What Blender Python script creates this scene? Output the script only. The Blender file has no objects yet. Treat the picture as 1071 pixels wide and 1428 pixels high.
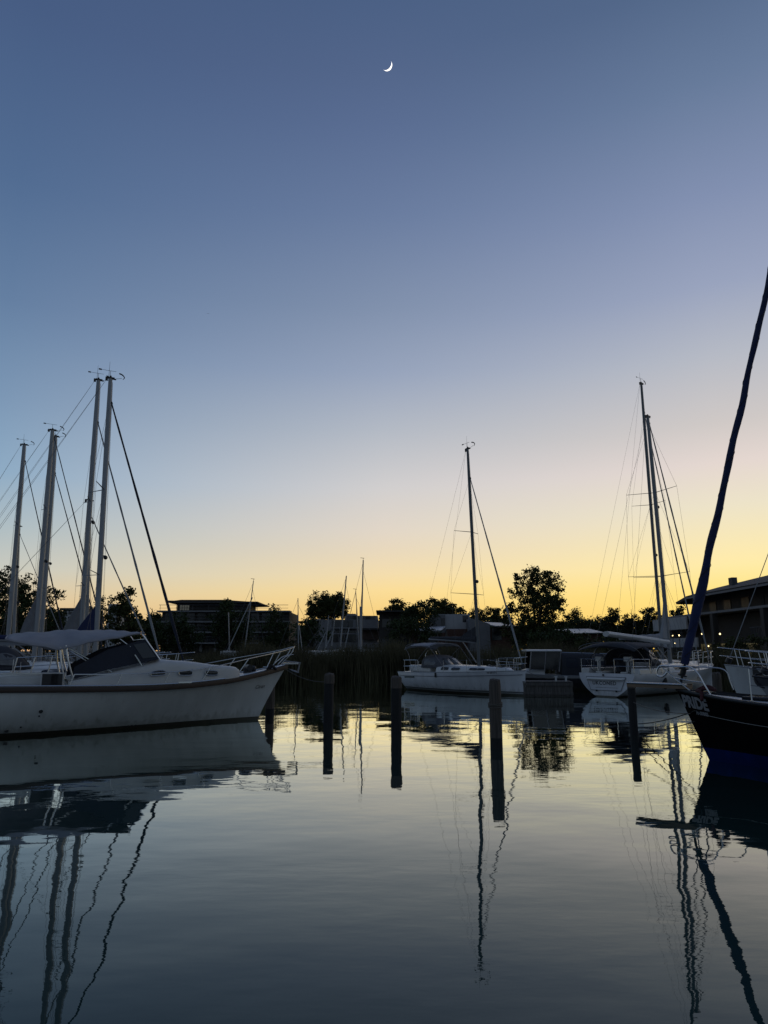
import bpy, math, random
from math import radians as R, sin, cos, tan, pi, sqrt, atan2, degrees
from mathutils import Vector
import numpy as np

random.seed(7)
rng = np.random.default_rng(11)
S = bpy.context.scene
COL = S.collection

# ------------------------------------------------------------------ camera
EYE = 2.0
PITCH = R(11.5)
FOC = 952.0                       # focal length in pixels of the 1071 x 1428 photograph
cam_d = bpy.data.cameras.new('camera')
cam = bpy.data.objects.new('camera', cam_d)
COL.objects.link(cam)
cam_d.sensor_fit = 'VERTICAL'
cam_d.sensor_height = 36.0
cam_d.lens = FOC / 1428 * 36
cam_d.clip_start = 0.1
cam_d.clip_end = 9000
cam.location = (0, 0, EYE)
cam.rotation_euler = (R(90) + PITCH, 0, 0)
S.camera = cam
S.view_settings.view_transform = 'Standard'
S.view_settings.look = 'None'
S.view_settings.exposure = 0.0
S.view_settings.gamma = 1.0
S.cycles.max_bounces = 6
S.cycles.use_denoising = True


# ------------------------------------------------------------------ sky: dusk, the sun has set beyond the right of the view
def lin(c):
    return tuple(((x / 255) / 12.92) if x / 255 <= 0.04045 else (((x / 255) + 0.055) / 1.055) ** 2.4 for x in c) + (1.0,)


world = bpy.data.worlds.new('World')
S.world = world
world.use_nodes = True
nt = world.node_tree
nt.nodes.clear()


def N(tree, typ, **kw):
    n = tree.nodes.new(typ)
    for k, v in kw.items():
        setattr(n, k, v)
    return n


def math_node(tree, op, a, b=None, c=None, clamp=False):
    n = N(tree, 'ShaderNodeMath', operation=op, use_clamp=clamp)
    for i, x in enumerate((a, b, c)):
        if x is None:
            continue
        if isinstance(x, (int, float)):
            n.inputs[i].default_value = x
        else:
            tree.links.new(x, n.inputs[i])
    return n.outputs[0]


def ramp(tree, fac, stops):
    n = N(tree, 'ShaderNodeValToRGB')
    e = n.color_ramp.elements
    stops = sorted(stops)
    e[0].position, e[0].color = stops[0]
    e[1].position, e[1].color = stops[-1]
    for p, c in stops[1:-1]:
        x = e.new(p)
        x.color = c
    n.color_ramp.interpolation = 'EASE' if False else 'LINEAR'
    tree.links.new(fac, n.inputs[0])
    return n.outputs[0]


def mixc(tree, fac, a, b):
    n = N(tree, 'ShaderNodeMix', data_type='RGBA')
    for sock, x in ((n.inputs[0], fac), (n.inputs[6], a), (n.inputs[7], b)):
        if isinstance(x, (int, float)):
            sock.default_value = x
        elif isinstance(x, tuple):
            sock.default_value = x
        else:
            tree.links.new(x, sock)
    return n.outputs[2]


tc = N(nt, 'ShaderNodeTexCoord')
sep = N(nt, 'ShaderNodeSeparateXYZ')
nt.links.new(tc.outputs['Generated'], sep.inputs[0])
elev = math_node(nt, 'MULTIPLY', math_node(nt, 'ARCSINE', sep.outputs[2]), 180 / pi / 90)
elev = math_node(nt, 'MAXIMUM', elev, 0.0)
az = math_node(nt, 'MULTIPLY', math_node(nt, 'ARCTAN2', sep.outputs[0], sep.outputs[1]), 180 / pi)


def sky_ramp(pairs):
    return ramp(nt, elev, [(e / 90, lin((c[0] * .985, c[1] * .98, c[2] * .955) if e > 16 else c)) for e, c in pairs])


SKY_L = sky_ramp([(0, (226, 180, 136)), (2.5, (224, 192, 152)), (4, (216, 198, 168)), (6, (196, 199, 192)), (9, (170, 187, 195)), (13, (138, 169, 196)),
                  (18.2, (124, 153, 189)), (25.3, (100, 128, 168)), (33.3, (81, 109, 152)), (43.5, (70, 93, 136)), (60, (62, 82, 122)), (90, (54, 72, 110))])
SKY_C = sky_ramp([(0, (240, 192, 108)), (3, (246, 208, 128)), (4.9, (249, 219, 151)), (6.3, (242, 219, 172)), (8.2, (232, 215, 187)), (9.9, (225, 213, 198)), (13.5, (209, 206, 206)),
                  (18.3, (182, 189, 205)), (23, (152, 166, 196)), (28.1, (130, 147, 180)), (35, (106, 126, 166)), (41, (90, 110, 152)), (44.3, (83, 103, 144)), (48.4, (75, 97, 138)), (62, (64, 84, 124)), (90, (54, 72, 110))])
SKY_R = sky_ramp([(0, (252, 208, 92)), (4.3, (253, 226, 130)), (6.4, (254, 234, 167)), (10.8, (236, 226, 199)), (14, (228, 214, 207)), (17, (210, 204, 206)),
                  (22, (184, 189, 205)), (27, (155, 166, 198)), (33, (131, 146, 184)), (40, (103, 124, 161)), (46, (82, 104, 142)), (62, (66, 86, 124)), (90, (54, 72, 110))])
SKY_B = sky_ramp([(0, (100, 112, 124)), (6, (112, 126, 139)), (15, (107, 123, 143)), (35, (93, 111, 138)), (60, (70, 88, 122)), (90, (54, 72, 110))])


def smooth(x, a, b):
    n = N(nt, 'ShaderNodeMapRange', interpolation_type='SMOOTHSTEP')
    n.inputs[1].default_value = a
    n.inputs[2].default_value = b
    nt.links.new(x, n.inputs[0])
    return n.outputs[0]


def linear(x, a, b):
    n = N(nt, 'ShaderNodeMapRange', interpolation_type='LINEAR')
    n.inputs[1].default_value = a
    n.inputs[2].default_value = b
    nt.links.new(x, n.inputs[0])
    return n.outputs[0]


front = mixc(nt, linear(az, -31, 0), SKY_L, SKY_C)
front = mixc(nt, linear(az, 0, 27), front, SKY_R)
off = math_node(nt, 'ABSOLUTE', math_node(nt, 'SUBTRACT', az, 12.0))
dusk = mixc(nt, smooth(off, 44, 100), front, SKY_B)
skyt = N(nt, 'ShaderNodeTexSky', sky_type='NISHITA')
skyt.sun_disc = False
skyt.sun_elevation = R(-1.5)
skyt.sun_rotation = R(26)
bg1 = N(nt, 'ShaderNodeBackground')
nt.links.new(dusk, bg1.inputs[0])
bg1.inputs[1].default_value = 0.97
bg2 = N(nt, 'ShaderNodeBackground')
nt.links.new(skyt.outputs[0], bg2.inputs[0])
bg2.inputs[1].default_value = 0.05
addw = N(nt, 'ShaderNodeAddShader')
nt.links.new(bg1.outputs[0], addw.inputs[0])
nt.links.new(bg2.outputs[0], addw.inputs[1])
wo = N(nt, 'ShaderNodeOutputWorld')
nt.links.new(addw.outputs[0], wo.inputs[0])


# ------------------------------------------------------------------ unprojection (where things seen in the photograph stand)
def ray(u, v):
    xc = (u - 535.5) / FOC
    yc = (714 - v) / FOC
    return Vector((xc, cos(PITCH) - yc * sin(PITCH), sin(PITCH) + yc * cos(PITCH)))


def W(u, v, z=0.0):
    d = ray(u, v)
    s = (z - EYE) / d.z
    return Vector((0, 0, EYE)) + d * s


def Y(u, v, y):
    d = ray(u, v)
    return Vector((0, 0, EYE)) + d * (y / d.y)


def X_at(u, y):
    return Y(u, 900, y).x


def Z_at(v, y, u=535.5):
    return Y(u, v, y).z


# ------------------------------------------------------------------ materials
MATS = {}


def mat(name, col, rough=0.5, metal=0.0, var=0.12, vscale=3.0, bump=0.0, bscale=20.0, spec=0.5, stretch=(1, 1, 1), trans=0.0, emit=None, estr=0.0, coat=0.0):
    if name in MATS:
        return MATS[name]
    m = bpy.data.materials.new(name)
    m.use_nodes = True
    t = m.node_tree
    b = t.nodes['Principled BSDF']
    tco = N(t, 'ShaderNodeTexCoord')
    mp = N(t, 'ShaderNodeMapping')
    mp.inputs['Scale'].default_value = stretch
    t.links.new(tco.outputs['Object'], mp.inputs[0])
    nz = N(t, 'ShaderNodeTexNoise')
    nz.inputs['Scale'].default_value = vscale
    nz.inputs['Detail'].default_value = 5
    t.links.new(mp.outputs[0], nz.inputs['Vector'])
    lo = tuple(max(0, c * (1 - var)) for c in col) + (1,)
    hi = tuple(min(1, c * (1 + var)) for c in col) + (1,)
    c = ramp(t, nz.outputs[0], [(0.3, lo), (0.7, hi)])
    t.links.new(c, b.inputs['Base Color'])
    rn = N(t, 'ShaderNodeMapRange')
    rn.inputs[3].default_value = max(0.02, rough - 0.08)
    rn.inputs[4].default_value = min(1, rough + 0.08)
    t.links.new(nz.outputs[0], rn.inputs[0])
    t.links.new(rn.outputs[0], b.inputs['Roughness'])
    b.inputs['Metallic'].default_value = metal
    b.inputs['Specular IOR Level'].default_value = spec
    b.inputs['Transmission Weight'].default_value = trans
    b.inputs['Coat Weight'].default_value = coat
    if emit:
        b.inputs['Emission Color'].default_value = emit + (1,)
        b.inputs['Emission Strength'].default_value = estr
    if bump:
        nb = N(t, 'ShaderNodeTexNoise')
        nb.inputs['Scale'].default_value = bscale
        nb.inputs['Detail'].default_value = 4
        t.links.new(mp.outputs[0], nb.inputs['Vector'])
        bp = N(t, 'ShaderNodeBump')
        bp.inputs['Strength'].default_value = 1
        bp.inputs['Distance'].default_value = bump
        t.links.new(nb.outputs[0], bp.inputs['Height'])
        t.links.new(bp.outputs[0], b.inputs['Normal'])
    MATS[name] = m
    return m


def band_mat(name, bands, rough=0.3, var=0.06, coat=0.2, spec=.5):
    """hull paint: bands = [(z from which this colour starts, colour)], heights in the boat's own frame"""
    if name in MATS:
        return MATS[name]
    m = bpy.data.materials.new(name)
    m.use_nodes = True
    t = m.node_tree
    b = t.nodes['Principled BSDF']
    tco = N(t, 'ShaderNodeTexCoord')
    sp = N(t, 'ShaderNodeSeparateXYZ')
    t.links.new(tco.outputs['Object'], sp.inputs[0])
    nz = N(t, 'ShaderNodeTexNoise')
    nz.inputs['Scale'].default_value = 1.7
    nz.inputs['Detail'].default_value = 6
    mp = N(t, 'ShaderNodeMapping')
    mp.inputs['Scale'].default_value = (1.6, 1.6, 0.35)      # run-down streaks
    t.links.new(tco.outputs['Object'], mp.inputs[0])
    t.links.new(mp.outputs[0], nz.inputs['Vector'])
    zf = math_node(t, 'MULTIPLY_ADD', sp.outputs[2], 0.4, 0.4)
    n = N(t, 'ShaderNodeValToRGB')
    n.color_ramp.interpolation = 'CONSTANT'
    e = n.color_ramp.elements
    st = [((z * 0.4 + 0.4), c) for z, c in bands]
    e[0].position = max(0, st[0][0])
    e[0].color = st[0][1] + (1,)
    e[1].position = st[-1][0]
    e[1].color = st[-1][1] + (1,)
    for p, c in st[1:-1]:
        x = e.new(p)
        x.color = c + (1,)
    t.links.new(zf, n.inputs[0])
    dirt = ramp(t, nz.outputs[0], [(0.3, (1 - var * 2.2,) * 3 + (1,)), (0.62, (1, 1, 1, 1))])
    mx = N(t, 'ShaderNodeMix', data_type='RGBA', blend_type='MULTIPLY')
    mx.inputs[0].default_value = 1
    t.links.new(n.outputs[0], mx.inputs[6])
    t.links.new(dirt, mx.inputs[7])
    # scum line above the water with an uneven upper edge, and fine rust-brown streaks
    n2 = N(t, 'ShaderNodeTexNoise')
    n2.inputs['Scale'].default_value = 3.2
    n2.inputs['Detail'].default_value = 7
    mp2 = N(t, 'ShaderNodeMapping')
    mp2.inputs['Scale'].default_value = (2.2, 2.2, .22)
    t.links.new(tco.outputs['Object'], mp2.inputs[0])
    t.links.new(mp2.outputs[0], n2.inputs['Vector'])
    edge = math_node(t, 'MULTIPLY_ADD', n2.outputs[0], .9, -.22)
    scum = N(t, 'ShaderNodeMapRange', interpolation_type='SMOOTHSTEP')
    t.links.new(math_node(t, 'SUBTRACT', edge, sp.outputs[2]), scum.inputs[0])
    scum.inputs[1].default_value = -.12
    scum.inputs[2].default_value = .16
    scum.inputs[4].default_value = .30
    streak = ramp(t, n2.outputs[0], [(.60, (0, 0, 0, 1)), (.74, (.22, .22, .22, 1))])
    m3 = mixc(t, scum.outputs[0], mx.outputs[2], (.16, .15, .10, 1) if spec > .1 else (.01, .012, .02, 1))
    m4 = mixc(t, streak, m3, (.20, .17, .12, 1) if spec > .1 else (.012, .012, .012, 1))
    t.links.new(m4, b.inputs['Base Color'])
    b.inputs['Roughness'].default_value = rough
    b.inputs['Specular IOR Level'].default_value = spec
    b.inputs['Coat Weight'].default_value = coat
    b.inputs['Coat Roughness'].default_value = 0.15
    MATS[name] = m
    return m


WHITE = mat('white gelcoat', (0.62, 0.62, 0.60), 0.35, var=0.05, vscale=1.5)
OFFWHITE = mat('aged white gelcoat', (0.50, 0.50, 0.48), 0.45, var=0.08, vscale=2)
GREYDECK = mat('grey deck paint', (0.36, 0.37, 0.38), 0.6, var=0.08)
STEEL = mat('stainless steel', (0.62, 0.62, 0.62), 0.22, metal=1.0, var=0.04)
FINSAIL = mat('grey stowed mainsail', (.15, .155, .165), .85, var=.15, vscale=5, bump=.01, bscale=10)
TUBE = mat('dull steel tube', (.22, .22, .23), .45, metal=.6, var=.08)
ALU = mat('anodised aluminium', (0.27, 0.28, 0.29), 0.42, metal=0.35, var=0.06, vscale=1.2, stretch=(1, 1, .3))
ALUDARK = mat('dark anodised mast', (0.10, 0.11, 0.115), 0.42, metal=0.3, var=0.08)
WIRE = mat('rigging wire', (0.10, 0.10, 0.11), 0.4, metal=0.4, var=0.05)
WOOD = mat('varnished dark wood', (0.034, 0.018, 0.010), 0.5, var=0.3, vscale=6, stretch=(.25, 3, 3))
TEAK = mat('weathered teak', (0.16, 0.11, 0.07), 0.7, var=0.25, vscale=8, stretch=(.3, 6, 3))
BLACK = mat('black plastic', (0.012, 0.012, 0.013), 0.45, var=0.2)
RUBBER = mat('black rubber', (0.015, 0.015, 0.016), 0.7, var=0.2)
GLASS = mat('dark tinted glass', (0.010, 0.013, 0.016), 0.06, var=0.1, spec=0.7)
VINYL = mat('smoky vinyl window', (0.12, 0.125, 0.13), 0.18, var=0.25, vscale=5, bump=0.01, bscale=6)
CANVAS_G = mat('light grey canvas', (0.27, 0.27, 0.29), 0.85, var=0.1, vscale=2.5, bump=0.012, bscale=5)
CANVAS_D = mat('charcoal canvas', (0.030, 0.032, 0.040), 0.85, var=0.15, bump=0.01, bscale=6)
CANVAS_N = mat('dark navy canvas', (0.016, 0.020, 0.032), 0.8, var=0.2, bump=0.012, bscale=5)
CANVAS_B = mat('royal blue sail cover', (0.007, 0.015, 0.068), 0.75, var=0.2, vscale=4, bump=0.03, bscale=5)
SAIL = mat('furled white sailcloth', (0.26, 0.27, 0.28), 0.8, var=0.1, vscale=6, bump=0.01, bscale=14, stretch=(1, 1, .4))
SAILBLUE = mat('furled sail with navy strip', (0.016, 0.02, 0.038), 0.8, var=0.2, vscale=6, bump=.01)
ROPE = mat('weathered rope', (0.10, 0.09, 0.075), 0.9, var=0.25, vscale=40)
DARKROPE = mat('dark mooring rope', (0.02, 0.018, 0.018), 0.9, var=0.25, vscale=40)
PILE = mat('tarred timber pile', (0.085, 0.070, 0.058), 0.85, var=0.45, vscale=9, bump=0.02, bscale=18, stretch=(3, 3, .18))
PILEDARK = mat('wet black timber', (0.012, 0.012, 0.012), 0.8, var=0.35, vscale=9, bump=0.012, bscale=18, stretch=(3, 3, .2))
PLANK = mat('grey pier planks', (0.085, 0.078, 0.070), 0.85, var=0.4, vscale=5, bump=0.015, bscale=14, stretch=(5, .4, .4))
DARKRED = mat('dark red canvas', (0.05, 0.008, 0.01), 0.85, var=0.2)
BARK = mat('tree bark', (0.05, 0.04, 0.03), 0.9, var=0.4, vscale=10, bump=0.03, bscale=14, stretch=(2, 2, .4))
LEAF = mat('dark green leaves', (0.035, 0.05, 0.018), 0.75, var=0.55, vscale=0.9, spec=.2)
LEAF2 = mat('olive leaves', (0.05, 0.058, 0.02), 0.75, var=0.55, vscale=0.9, spec=.2)
LEAF3 = mat('conifer needles', (0.022, 0.036, 0.018), 0.8, var=0.5, vscale=0.9, spec=.2)
REED = mat('dry reed', (0.088, 0.078, 0.042), 0.85, var=0.5, vscale=0.6, spec=.15)
CONC = mat('rendered pale wall', (0.19, 0.19, 0.195), 0.85, var=0.12, vscale=.8, bump=.01, bscale=8)
CONCW = mat('white rendered wall', (0.42, 0.42, 0.42), 0.85, var=0.1, vscale=.8)
DARKWALL = mat('dark cladding', (0.045, 0.04, 0.037), 0.8, var=0.3, vscale=2, stretch=(6, 6, .3))
CONCD = mat('dark grey render', (0.075, 0.075, 0.08), 0.85, var=0.15, vscale=.8)
ROOFM = mat('metal sheet roof', (0.38, 0.39, 0.41), 0.42, metal=0.4, var=0.12, vscale=2, stretch=(4, .3, .3))
ROOFD = mat('dark roof', (0.04, 0.038, 0.038), 0.8, var=0.25, vscale=3, bump=.02, bscale=10)
BRICK = mat('reddish brick wall', (0.10, 0.052, 0.038), 0.9, var=0.25, vscale=6)
PANE = mat('building window glass', (0.02, 0.024, 0.03), 0.12, var=0.1, spec=.6)
LAMP = mat('lit lamp bulb', (0.9, 0.75, 0.4), 0.4, emit=(1.0, 0.72, 0.34), estr=3.5)
LITWIN = mat('lit interior behind glass', (0.2, 0.17, 0.09), 0.5, var=.5, vscale=1.3, emit=(1.0, 0.78, 0.30), estr=0.045)
NAVYHULL = None


# ------------------------------------------------------------------ object helpers
def empty(name, loc, rz=0.0, label=None, cat=None, group=None):
    o = bpy.data.objects.new(name, None)
    COL.objects.link(o)
    o.empty_display_size = 0.2
    o.location = loc
    o.rotation_euler = (0, 0, rz)
    if label:
        tag(o, label, cat, group)
    return o


def tag(o, label=None, cat=None, group=None, kind=None):
    if label:
        o['label'] = label
    if cat:
        o['category'] = cat
    if group:
        o['group'] = group
    if kind:
        o['kind'] = kind
    return o


class MB:
    """collects simple solids into one mesh"""

    def __init__(self):
        self.v = []
        self.f = []

    def add(self, vs, fs):
        o = len(self.v)
        self.v += [tuple(p) for p in vs]
        self.f += [tuple(i + o for i in q) for q in fs]
        return self

    def box(self, c, s, rz=0.0, taper=1.0):
        cx, cy, cz = c
        hx, hy, hz = s[0] / 2, s[1] / 2, s[2] / 2
        vs = []
        for z, k in ((-hz, 1), (hz, taper)):
            for x, y in ((-hx, -hy), (hx, -hy), (hx, hy), (-hx, hy)):
                x *= k
                y *= k
                vs.append((cx + x * cos(rz) - y * sin(rz), cy + x * sin(rz) + y * cos(rz), cz + z))
        return self.add(vs, [(0, 3, 2, 1), (4, 5, 6, 7), (0, 1, 5, 4), (1, 2, 6, 5), (2, 3, 7, 6), (3, 0, 4, 7)])

    def tube(self, pts, r, seg=6, caps=True, flat=1.0, closed=False):
        pts = [Vector(p) for p in pts]
        n = len(pts)
        rr = r if isinstance(r, (list, tuple)) else [r] * n
        vs, fs = [], []
        prev = None
        for i, p in enumerate(pts):
            if closed:
                d = pts[(i + 1) % n] - pts[i - 1]
            else:
                d = (pts[min(i + 1, n - 1)] - pts[max(i - 1, 0)])
            if d.length < 1e-9:
                d = Vector((0, 0, 1))
            d.normalize()
            if prev is None:
                a = Vector((1, 0, 0)) if abs(d.x) < 0.9 else Vector((0, 1, 0))
                a = (a - d * a.dot(d)).normalized()
            else:
                a = (prev - d * prev.dot(d)).normalized()
            prev = a
            b = d.cross(a)
            for k in range(seg):
                t = 2 * pi * k / seg
                vs.append(p + (a * cos(t) + b * (sin(t) * flat)) * rr[i])
        m = n if closed else n - 1
        for i in range(m):
            for k in range(seg):
                j = (i + 1) % n
                fs.append((i * seg + k, i * seg + (k + 1) % seg, j * seg + (k + 1) % seg, j * seg + k))
        if caps and not closed:
            fs.append(tuple(range(seg))[::-1])
            fs.append(tuple((n - 1) * seg + k for k in range(seg)))
        return self.add(vs, fs)

    def loft(self, rings, closed=True, caps=True):
        m = len(rings[0])
        vs = [p for r in rings for p in r]
        fs = []
        for i in range(len(rings) - 1):
            for k in range(m if closed else m - 1):
                k2 = (k + 1) % m
                fs.append((i * m + k, i * m + k2, (i + 1) * m + k2, (i + 1) * m + k))
        if caps:
            fs.append(tuple(range(m))[::-1])
            fs.append(tuple((len(rings) - 1) * m + k for k in range(m)))
        return self.add(vs, fs)

    def prism(self, poly, axis, a, b):
        """poly of 2-D points pushed along an axis from a to b"""
        def P(p, w):
            return {'x': (w, p[0], p[1]), 'y': (p[0], w, p[1]), 'z': (p[0], p[1], w)}[axis]
        n = len(poly)
        vs = [P(p, a) for p in poly] + [P(p, b) for p in poly]
        fs = [tuple(range(n)), tuple(range(2 * n - 1, n - 1, -1))]
        fs += [(i, n + i, n + (i + 1) % n, (i + 1) % n) for i in range(n)]
        return self.add(vs, fs)

    def ball(self, c, r, seg=8, rings=6, sz=1.0):
        vs, fs = [], []
        for i in range(rings + 1):
            th = pi * i / rings
            for k in range(seg):
                ph = 2 * pi * k / seg
                vs.append((c[0] + r * sin(th) * cos(ph), c[1] + r * sin(th) * sin(ph), c[2] + r * sz * cos(th)))
        for i in range(rings):
            for k in range(seg):
                fs.append((i * seg + k, (i + 1) * seg + k, (i + 1) * seg + (k + 1) % seg, i * seg + (k + 1) % seg))
        return self.add(vs, fs)

    def build(self, name, m, parent=None, smooth=True, angle=38, label=None, solid=0.0, bevel=0.0):
        me = bpy.data.meshes.new(name)
        me.from_pydata(self.v, [], self.f)
        me.validate(verbose=False)
        me.update()
        if m:
            me.materials.append(m)
        if smooth:
            me.polygons.foreach_set('use_smooth', [True] * len(me.polygons))
            try:
                me.set_sharp_from_angle(angle=R(angle))
            except Exception:
                pass
        o = bpy.data.objects.new(name, me)
        COL.objects.link(o)
        if parent:
            o.parent = parent
        if label:
            o['label'] = label
        if solid:
            md = o.modifiers.new('thickness', 'SOLIDIFY')
            md.thickness = solid
            md.offset = 0
        if bevel:
            md = o.modifiers.new('edge', 'BEVEL')
            md.width = bevel
            md.segments = 2
            md.limit_method = 'ANGLE'
        return o


def sag(a, b, drop, n=14):
    a, b = Vector(a), Vector(b)
    return [a.lerp(b, i / (n - 1)) - Vector((0, 0, drop * 4 * (i / (n - 1)) * (1 - i / (n - 1)))) for i in range(n)]


def smooth_path(pts, n=6, closed=False):
    """Catmull-Rom through the points"""
    pts = [Vector(p) for p in pts]
    out = []
    m = len(pts)
    for i in range(m if closed else m - 1):
        p0 = pts[(i - 1) % m] if closed or i > 0 else pts[0]
        p1, p2 = pts[i], pts[(i + 1) % m]
        p3 = pts[(i + 2) % m] if closed or i + 2 < m else pts[-1]
        for k in range(n):
            t = k / n
            out.append(0.5 * ((2 * p1) + (p2 - p0) * t + (2 * p0 - 5 * p1 + 4 * p2 - p3) * t * t + (3 * p1 - p0 - 3 * p2 + p3) * t ** 3))
    if not closed:
        out.append(pts[-1])
    return out


def superarch(x, hw, z0, h, n, k=13, lean=0.0):
    """one arched cross-section (open at the bottom)"""
    out = []
    for i in range(k):
        a = pi * i / (k - 1)
        c, s = cos(a), sin(a)
        sy = (1 if c >= 0 else -1) * abs(c) ** (2 / n)
        sz = abs(s) ** (2 / n)
        out.append((x + lean * sz * h, hw * sy, z0 + h * sz))
    return out


def arch_side(hw, z0, h, n, z):
    s = min(1.0, max(0.0, (z - z0) / h)) ** (n / 2)
    return hw * sqrt(max(0, 1 - s * s)) ** (2 / n)


def text_mesh(body, size, fn, name, m, parent, shear=0.0, bold=0.0, spacing=1.0):
    """lettering laid on a surface; fn maps the flat letter plane to the boat's frame"""
    cu = bpy.data.curves.new(name, 'FONT')
    cu.body = body
    cu.size = size
    cu.shear = shear
    cu.offset = bold
    cu.space_character = spacing
    cu.resolution_u = 3
    tmp = bpy.data.objects.new(name, cu)
    COL.objects.link(tmp)
    dg = bpy.context.evaluated_depsgraph_get()
    me0 = tmp.evaluated_get(dg).to_mesh()
    vs = [fn(v.co.x, v.co.y) for v in me0.vertices]
    fs = [tuple(p.vertices) for p in me0.polygons]
    tmp.evaluated_get(dg).to_mesh_clear()
    bpy.data.objects.remove(tmp)
    bpy.data.curves.remove(cu)
    b = MB()
    b.add(vs, fs)
    return b.build(name, m, parent, smooth=False)


# ------------------------------------------------------------------ hulls
class Hull:
    """local frame: x forward with 0 at the stem on the waterline, y to port, z up from the water"""

    def __init__(self, L, beam, zs, zm, zb, rake, sr=0.0, transom=0.75, draft=0.45, tm=0.42, full=1.9, bilge=2.4, vee=1.3, curve=1.0, wsection=0.62):
        self.L, self.beam, self.zs, self.zm, self.zb = L, beam, zs, zm, zb
        self.rake, self.sr, self.tr, self.draft, self.tm, self.full = rake, sr, transom, draft, tm, full
        self.bilge, self.vee, self.curve, self.ws = bilge, vee, curve, wsection

    pts = None

    def sheer(self, t):
        if self.pts:
            P = self.pts
            for i in range(len(P) - 1):
                if t <= P[i + 1][0] or i == len(P) - 2:
                    break
            (t0, z0), (t1, z1) = P[i], P[i + 1]

            def slope(j):
                a, b = P[max(0, j - 1)], P[min(len(P) - 1, j + 1)]
                return (b[1] - a[1]) / (b[0] - a[0])
            d = t1 - t0
            s = (t - t0) / d
            m0, m1 = slope(i) * d, slope(i + 1) * d
            return (2 * s ** 3 - 3 * s * s + 1) * z0 + (s ** 3 - 2 * s * s + s) * m0 + (3 * s * s - 2 * s ** 3) * z1 + (s ** 3 - s * s) * m1
        a, b, c = 0.0, 0.45, 1.0
        return (self.zs * (t - b) * (t - c) / ((a - b) * (a - c)) + self.zm * (t - a) * (t - c) / ((b - a) * (b - c)) + self.zb * (t - a) * (t - b) / ((c - a) * (c - b)))

    def half(self, t):
        if t < self.tm:
            s = t / self.tm
            k = self.tr + (1 - self.tr) * (1 - (1 - s) ** 2)
        else:
            s = (t - self.tm) / (1 - self.tm)
            k = 1 - s ** self.full
        return self.beam / 2 * k

    def xb(self, z):
        return self.rake * (z / self.zb) ** self.curve if z >= 0 else z * 0.9

    def xs(self, z):
        return -self.L + self.sr * (z / self.zs if z >= 0 else z * 1.0)

    def prof(self, u, t):
        u = min(1, max(0, u))
        a = (1 - (1 - u) ** self.bilge) ** self.ws
        b = u ** (1 / self.vee) if u > 0 else 0
        s = max(0, (t - 0.35) / 0.65) ** 1.4
        return a * (1 - s) + (u ** self.vee) * s

    def pt(self, t, u, side=1):
        z = -self.draft + u * (self.sheer(t) + self.draft)
        x = self.xs(z) + t * (self.xb(z) - self.xs(z))
        return Vector((x, side * self.half(t) * self.prof(u, t), z))

    def tx(self, x, z):
        return min(1, max(0, (x - self.xs(z)) / (self.xb(z) - self.xs(z))))

    def y_at(self, x, z):
        t = self.tx(x, z)
        u = (z + self.draft) / (self.sheer(t) + self.draft)
        return self.half(t) * self.prof(u, t)

    def deck(self, x):
        """sheer height and half width of the deck at x"""
        t = self.tx(x, self.zm)
        z = self.sheer(t)
        t = self.tx(x, z)
        return self.sheer(t), self.half(t)

    def mesh(self):
        mb = MB()
        T = [i / 34 for i in range(35)]
        T = [1 - (1 - t) ** 1.25 for t in T]
        U = [i / 15 for i in range(16)]
        rings = []
        for t in T:
            r = [self.pt(t, u, 1) for u in reversed(U)] + [self.pt(t, u, -1) for u in U[1:]]
            rings.append(r)
        mb.loft(rings, closed=False, caps=False)
        mb.add(rings[0], [tuple(range(len(rings[0])))])          # transom
        return mb

    def deck_mesh(self, drop=0.015, camber=0.05, t0=0.0):
        mb = MB()
        rows = []
        for i in range(25):
            t = t0 + (1 - t0) * i / 24
            z = self.sheer(t) - drop
            x = self.xs(z) + t * (self.xb(z) - self.xs(z))
            h = self.half(t) * 0.992
            rows.append([(x, h * k / 4, z + camber * h * (1 - (k / 4) ** 2)) for k in range(4, -5, -1)])
        mb.loft(rows, closed=False, caps=False)
        return mb

    def edge(self, t0=0.0, t1=1.0, dz=0.0, inset=0.0, side=1, n=26):
        out = []
        for i in range(n):
            t = t0 + (t1 - t0) * i / (n - 1)
            z = self.sheer(t)
            x = self.xs(z) + t * (self.xb(z) - self.xs(z))
            out.append(Vector((x, side * max(0, self.half(t) - inset), z + dz)))
        return out


class Boat:
    def __init__(self, name, label, cat, bow, yaw, hull, group=None):
        self.o = empty(name, (bow[0], bow[1], 0), R(yaw), label, cat, group)
        self.h = hull
        self.yaw = R(yaw)
        self.bow = Vector((bow[0], bow[1], 0))

    def to_world(self, p):
        c, s = cos(self.yaw), sin(self.yaw)
        return Vector((self.bow.x + p[0] * c - p[1] * s, self.bow.y + p[0] * s + p[1] * c, p[2]))

    def at(self, u, v, yoff=0.0):
        """the point of the boat's lengthwise plane y = yoff seen at a pixel: (x, z) in its frame"""
        d = ray(u, v)
        c, s = cos(self.yaw), sin(self.yaw)
        n = Vector((-s, c, 0))
        e = Vector((0, 0, EYE))
        k = (yoff - (e - self.bow).dot(n)) / d.dot(n)
        p = e + d * k - self.bow
        return p.x * c + p.y * s, p.z


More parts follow.
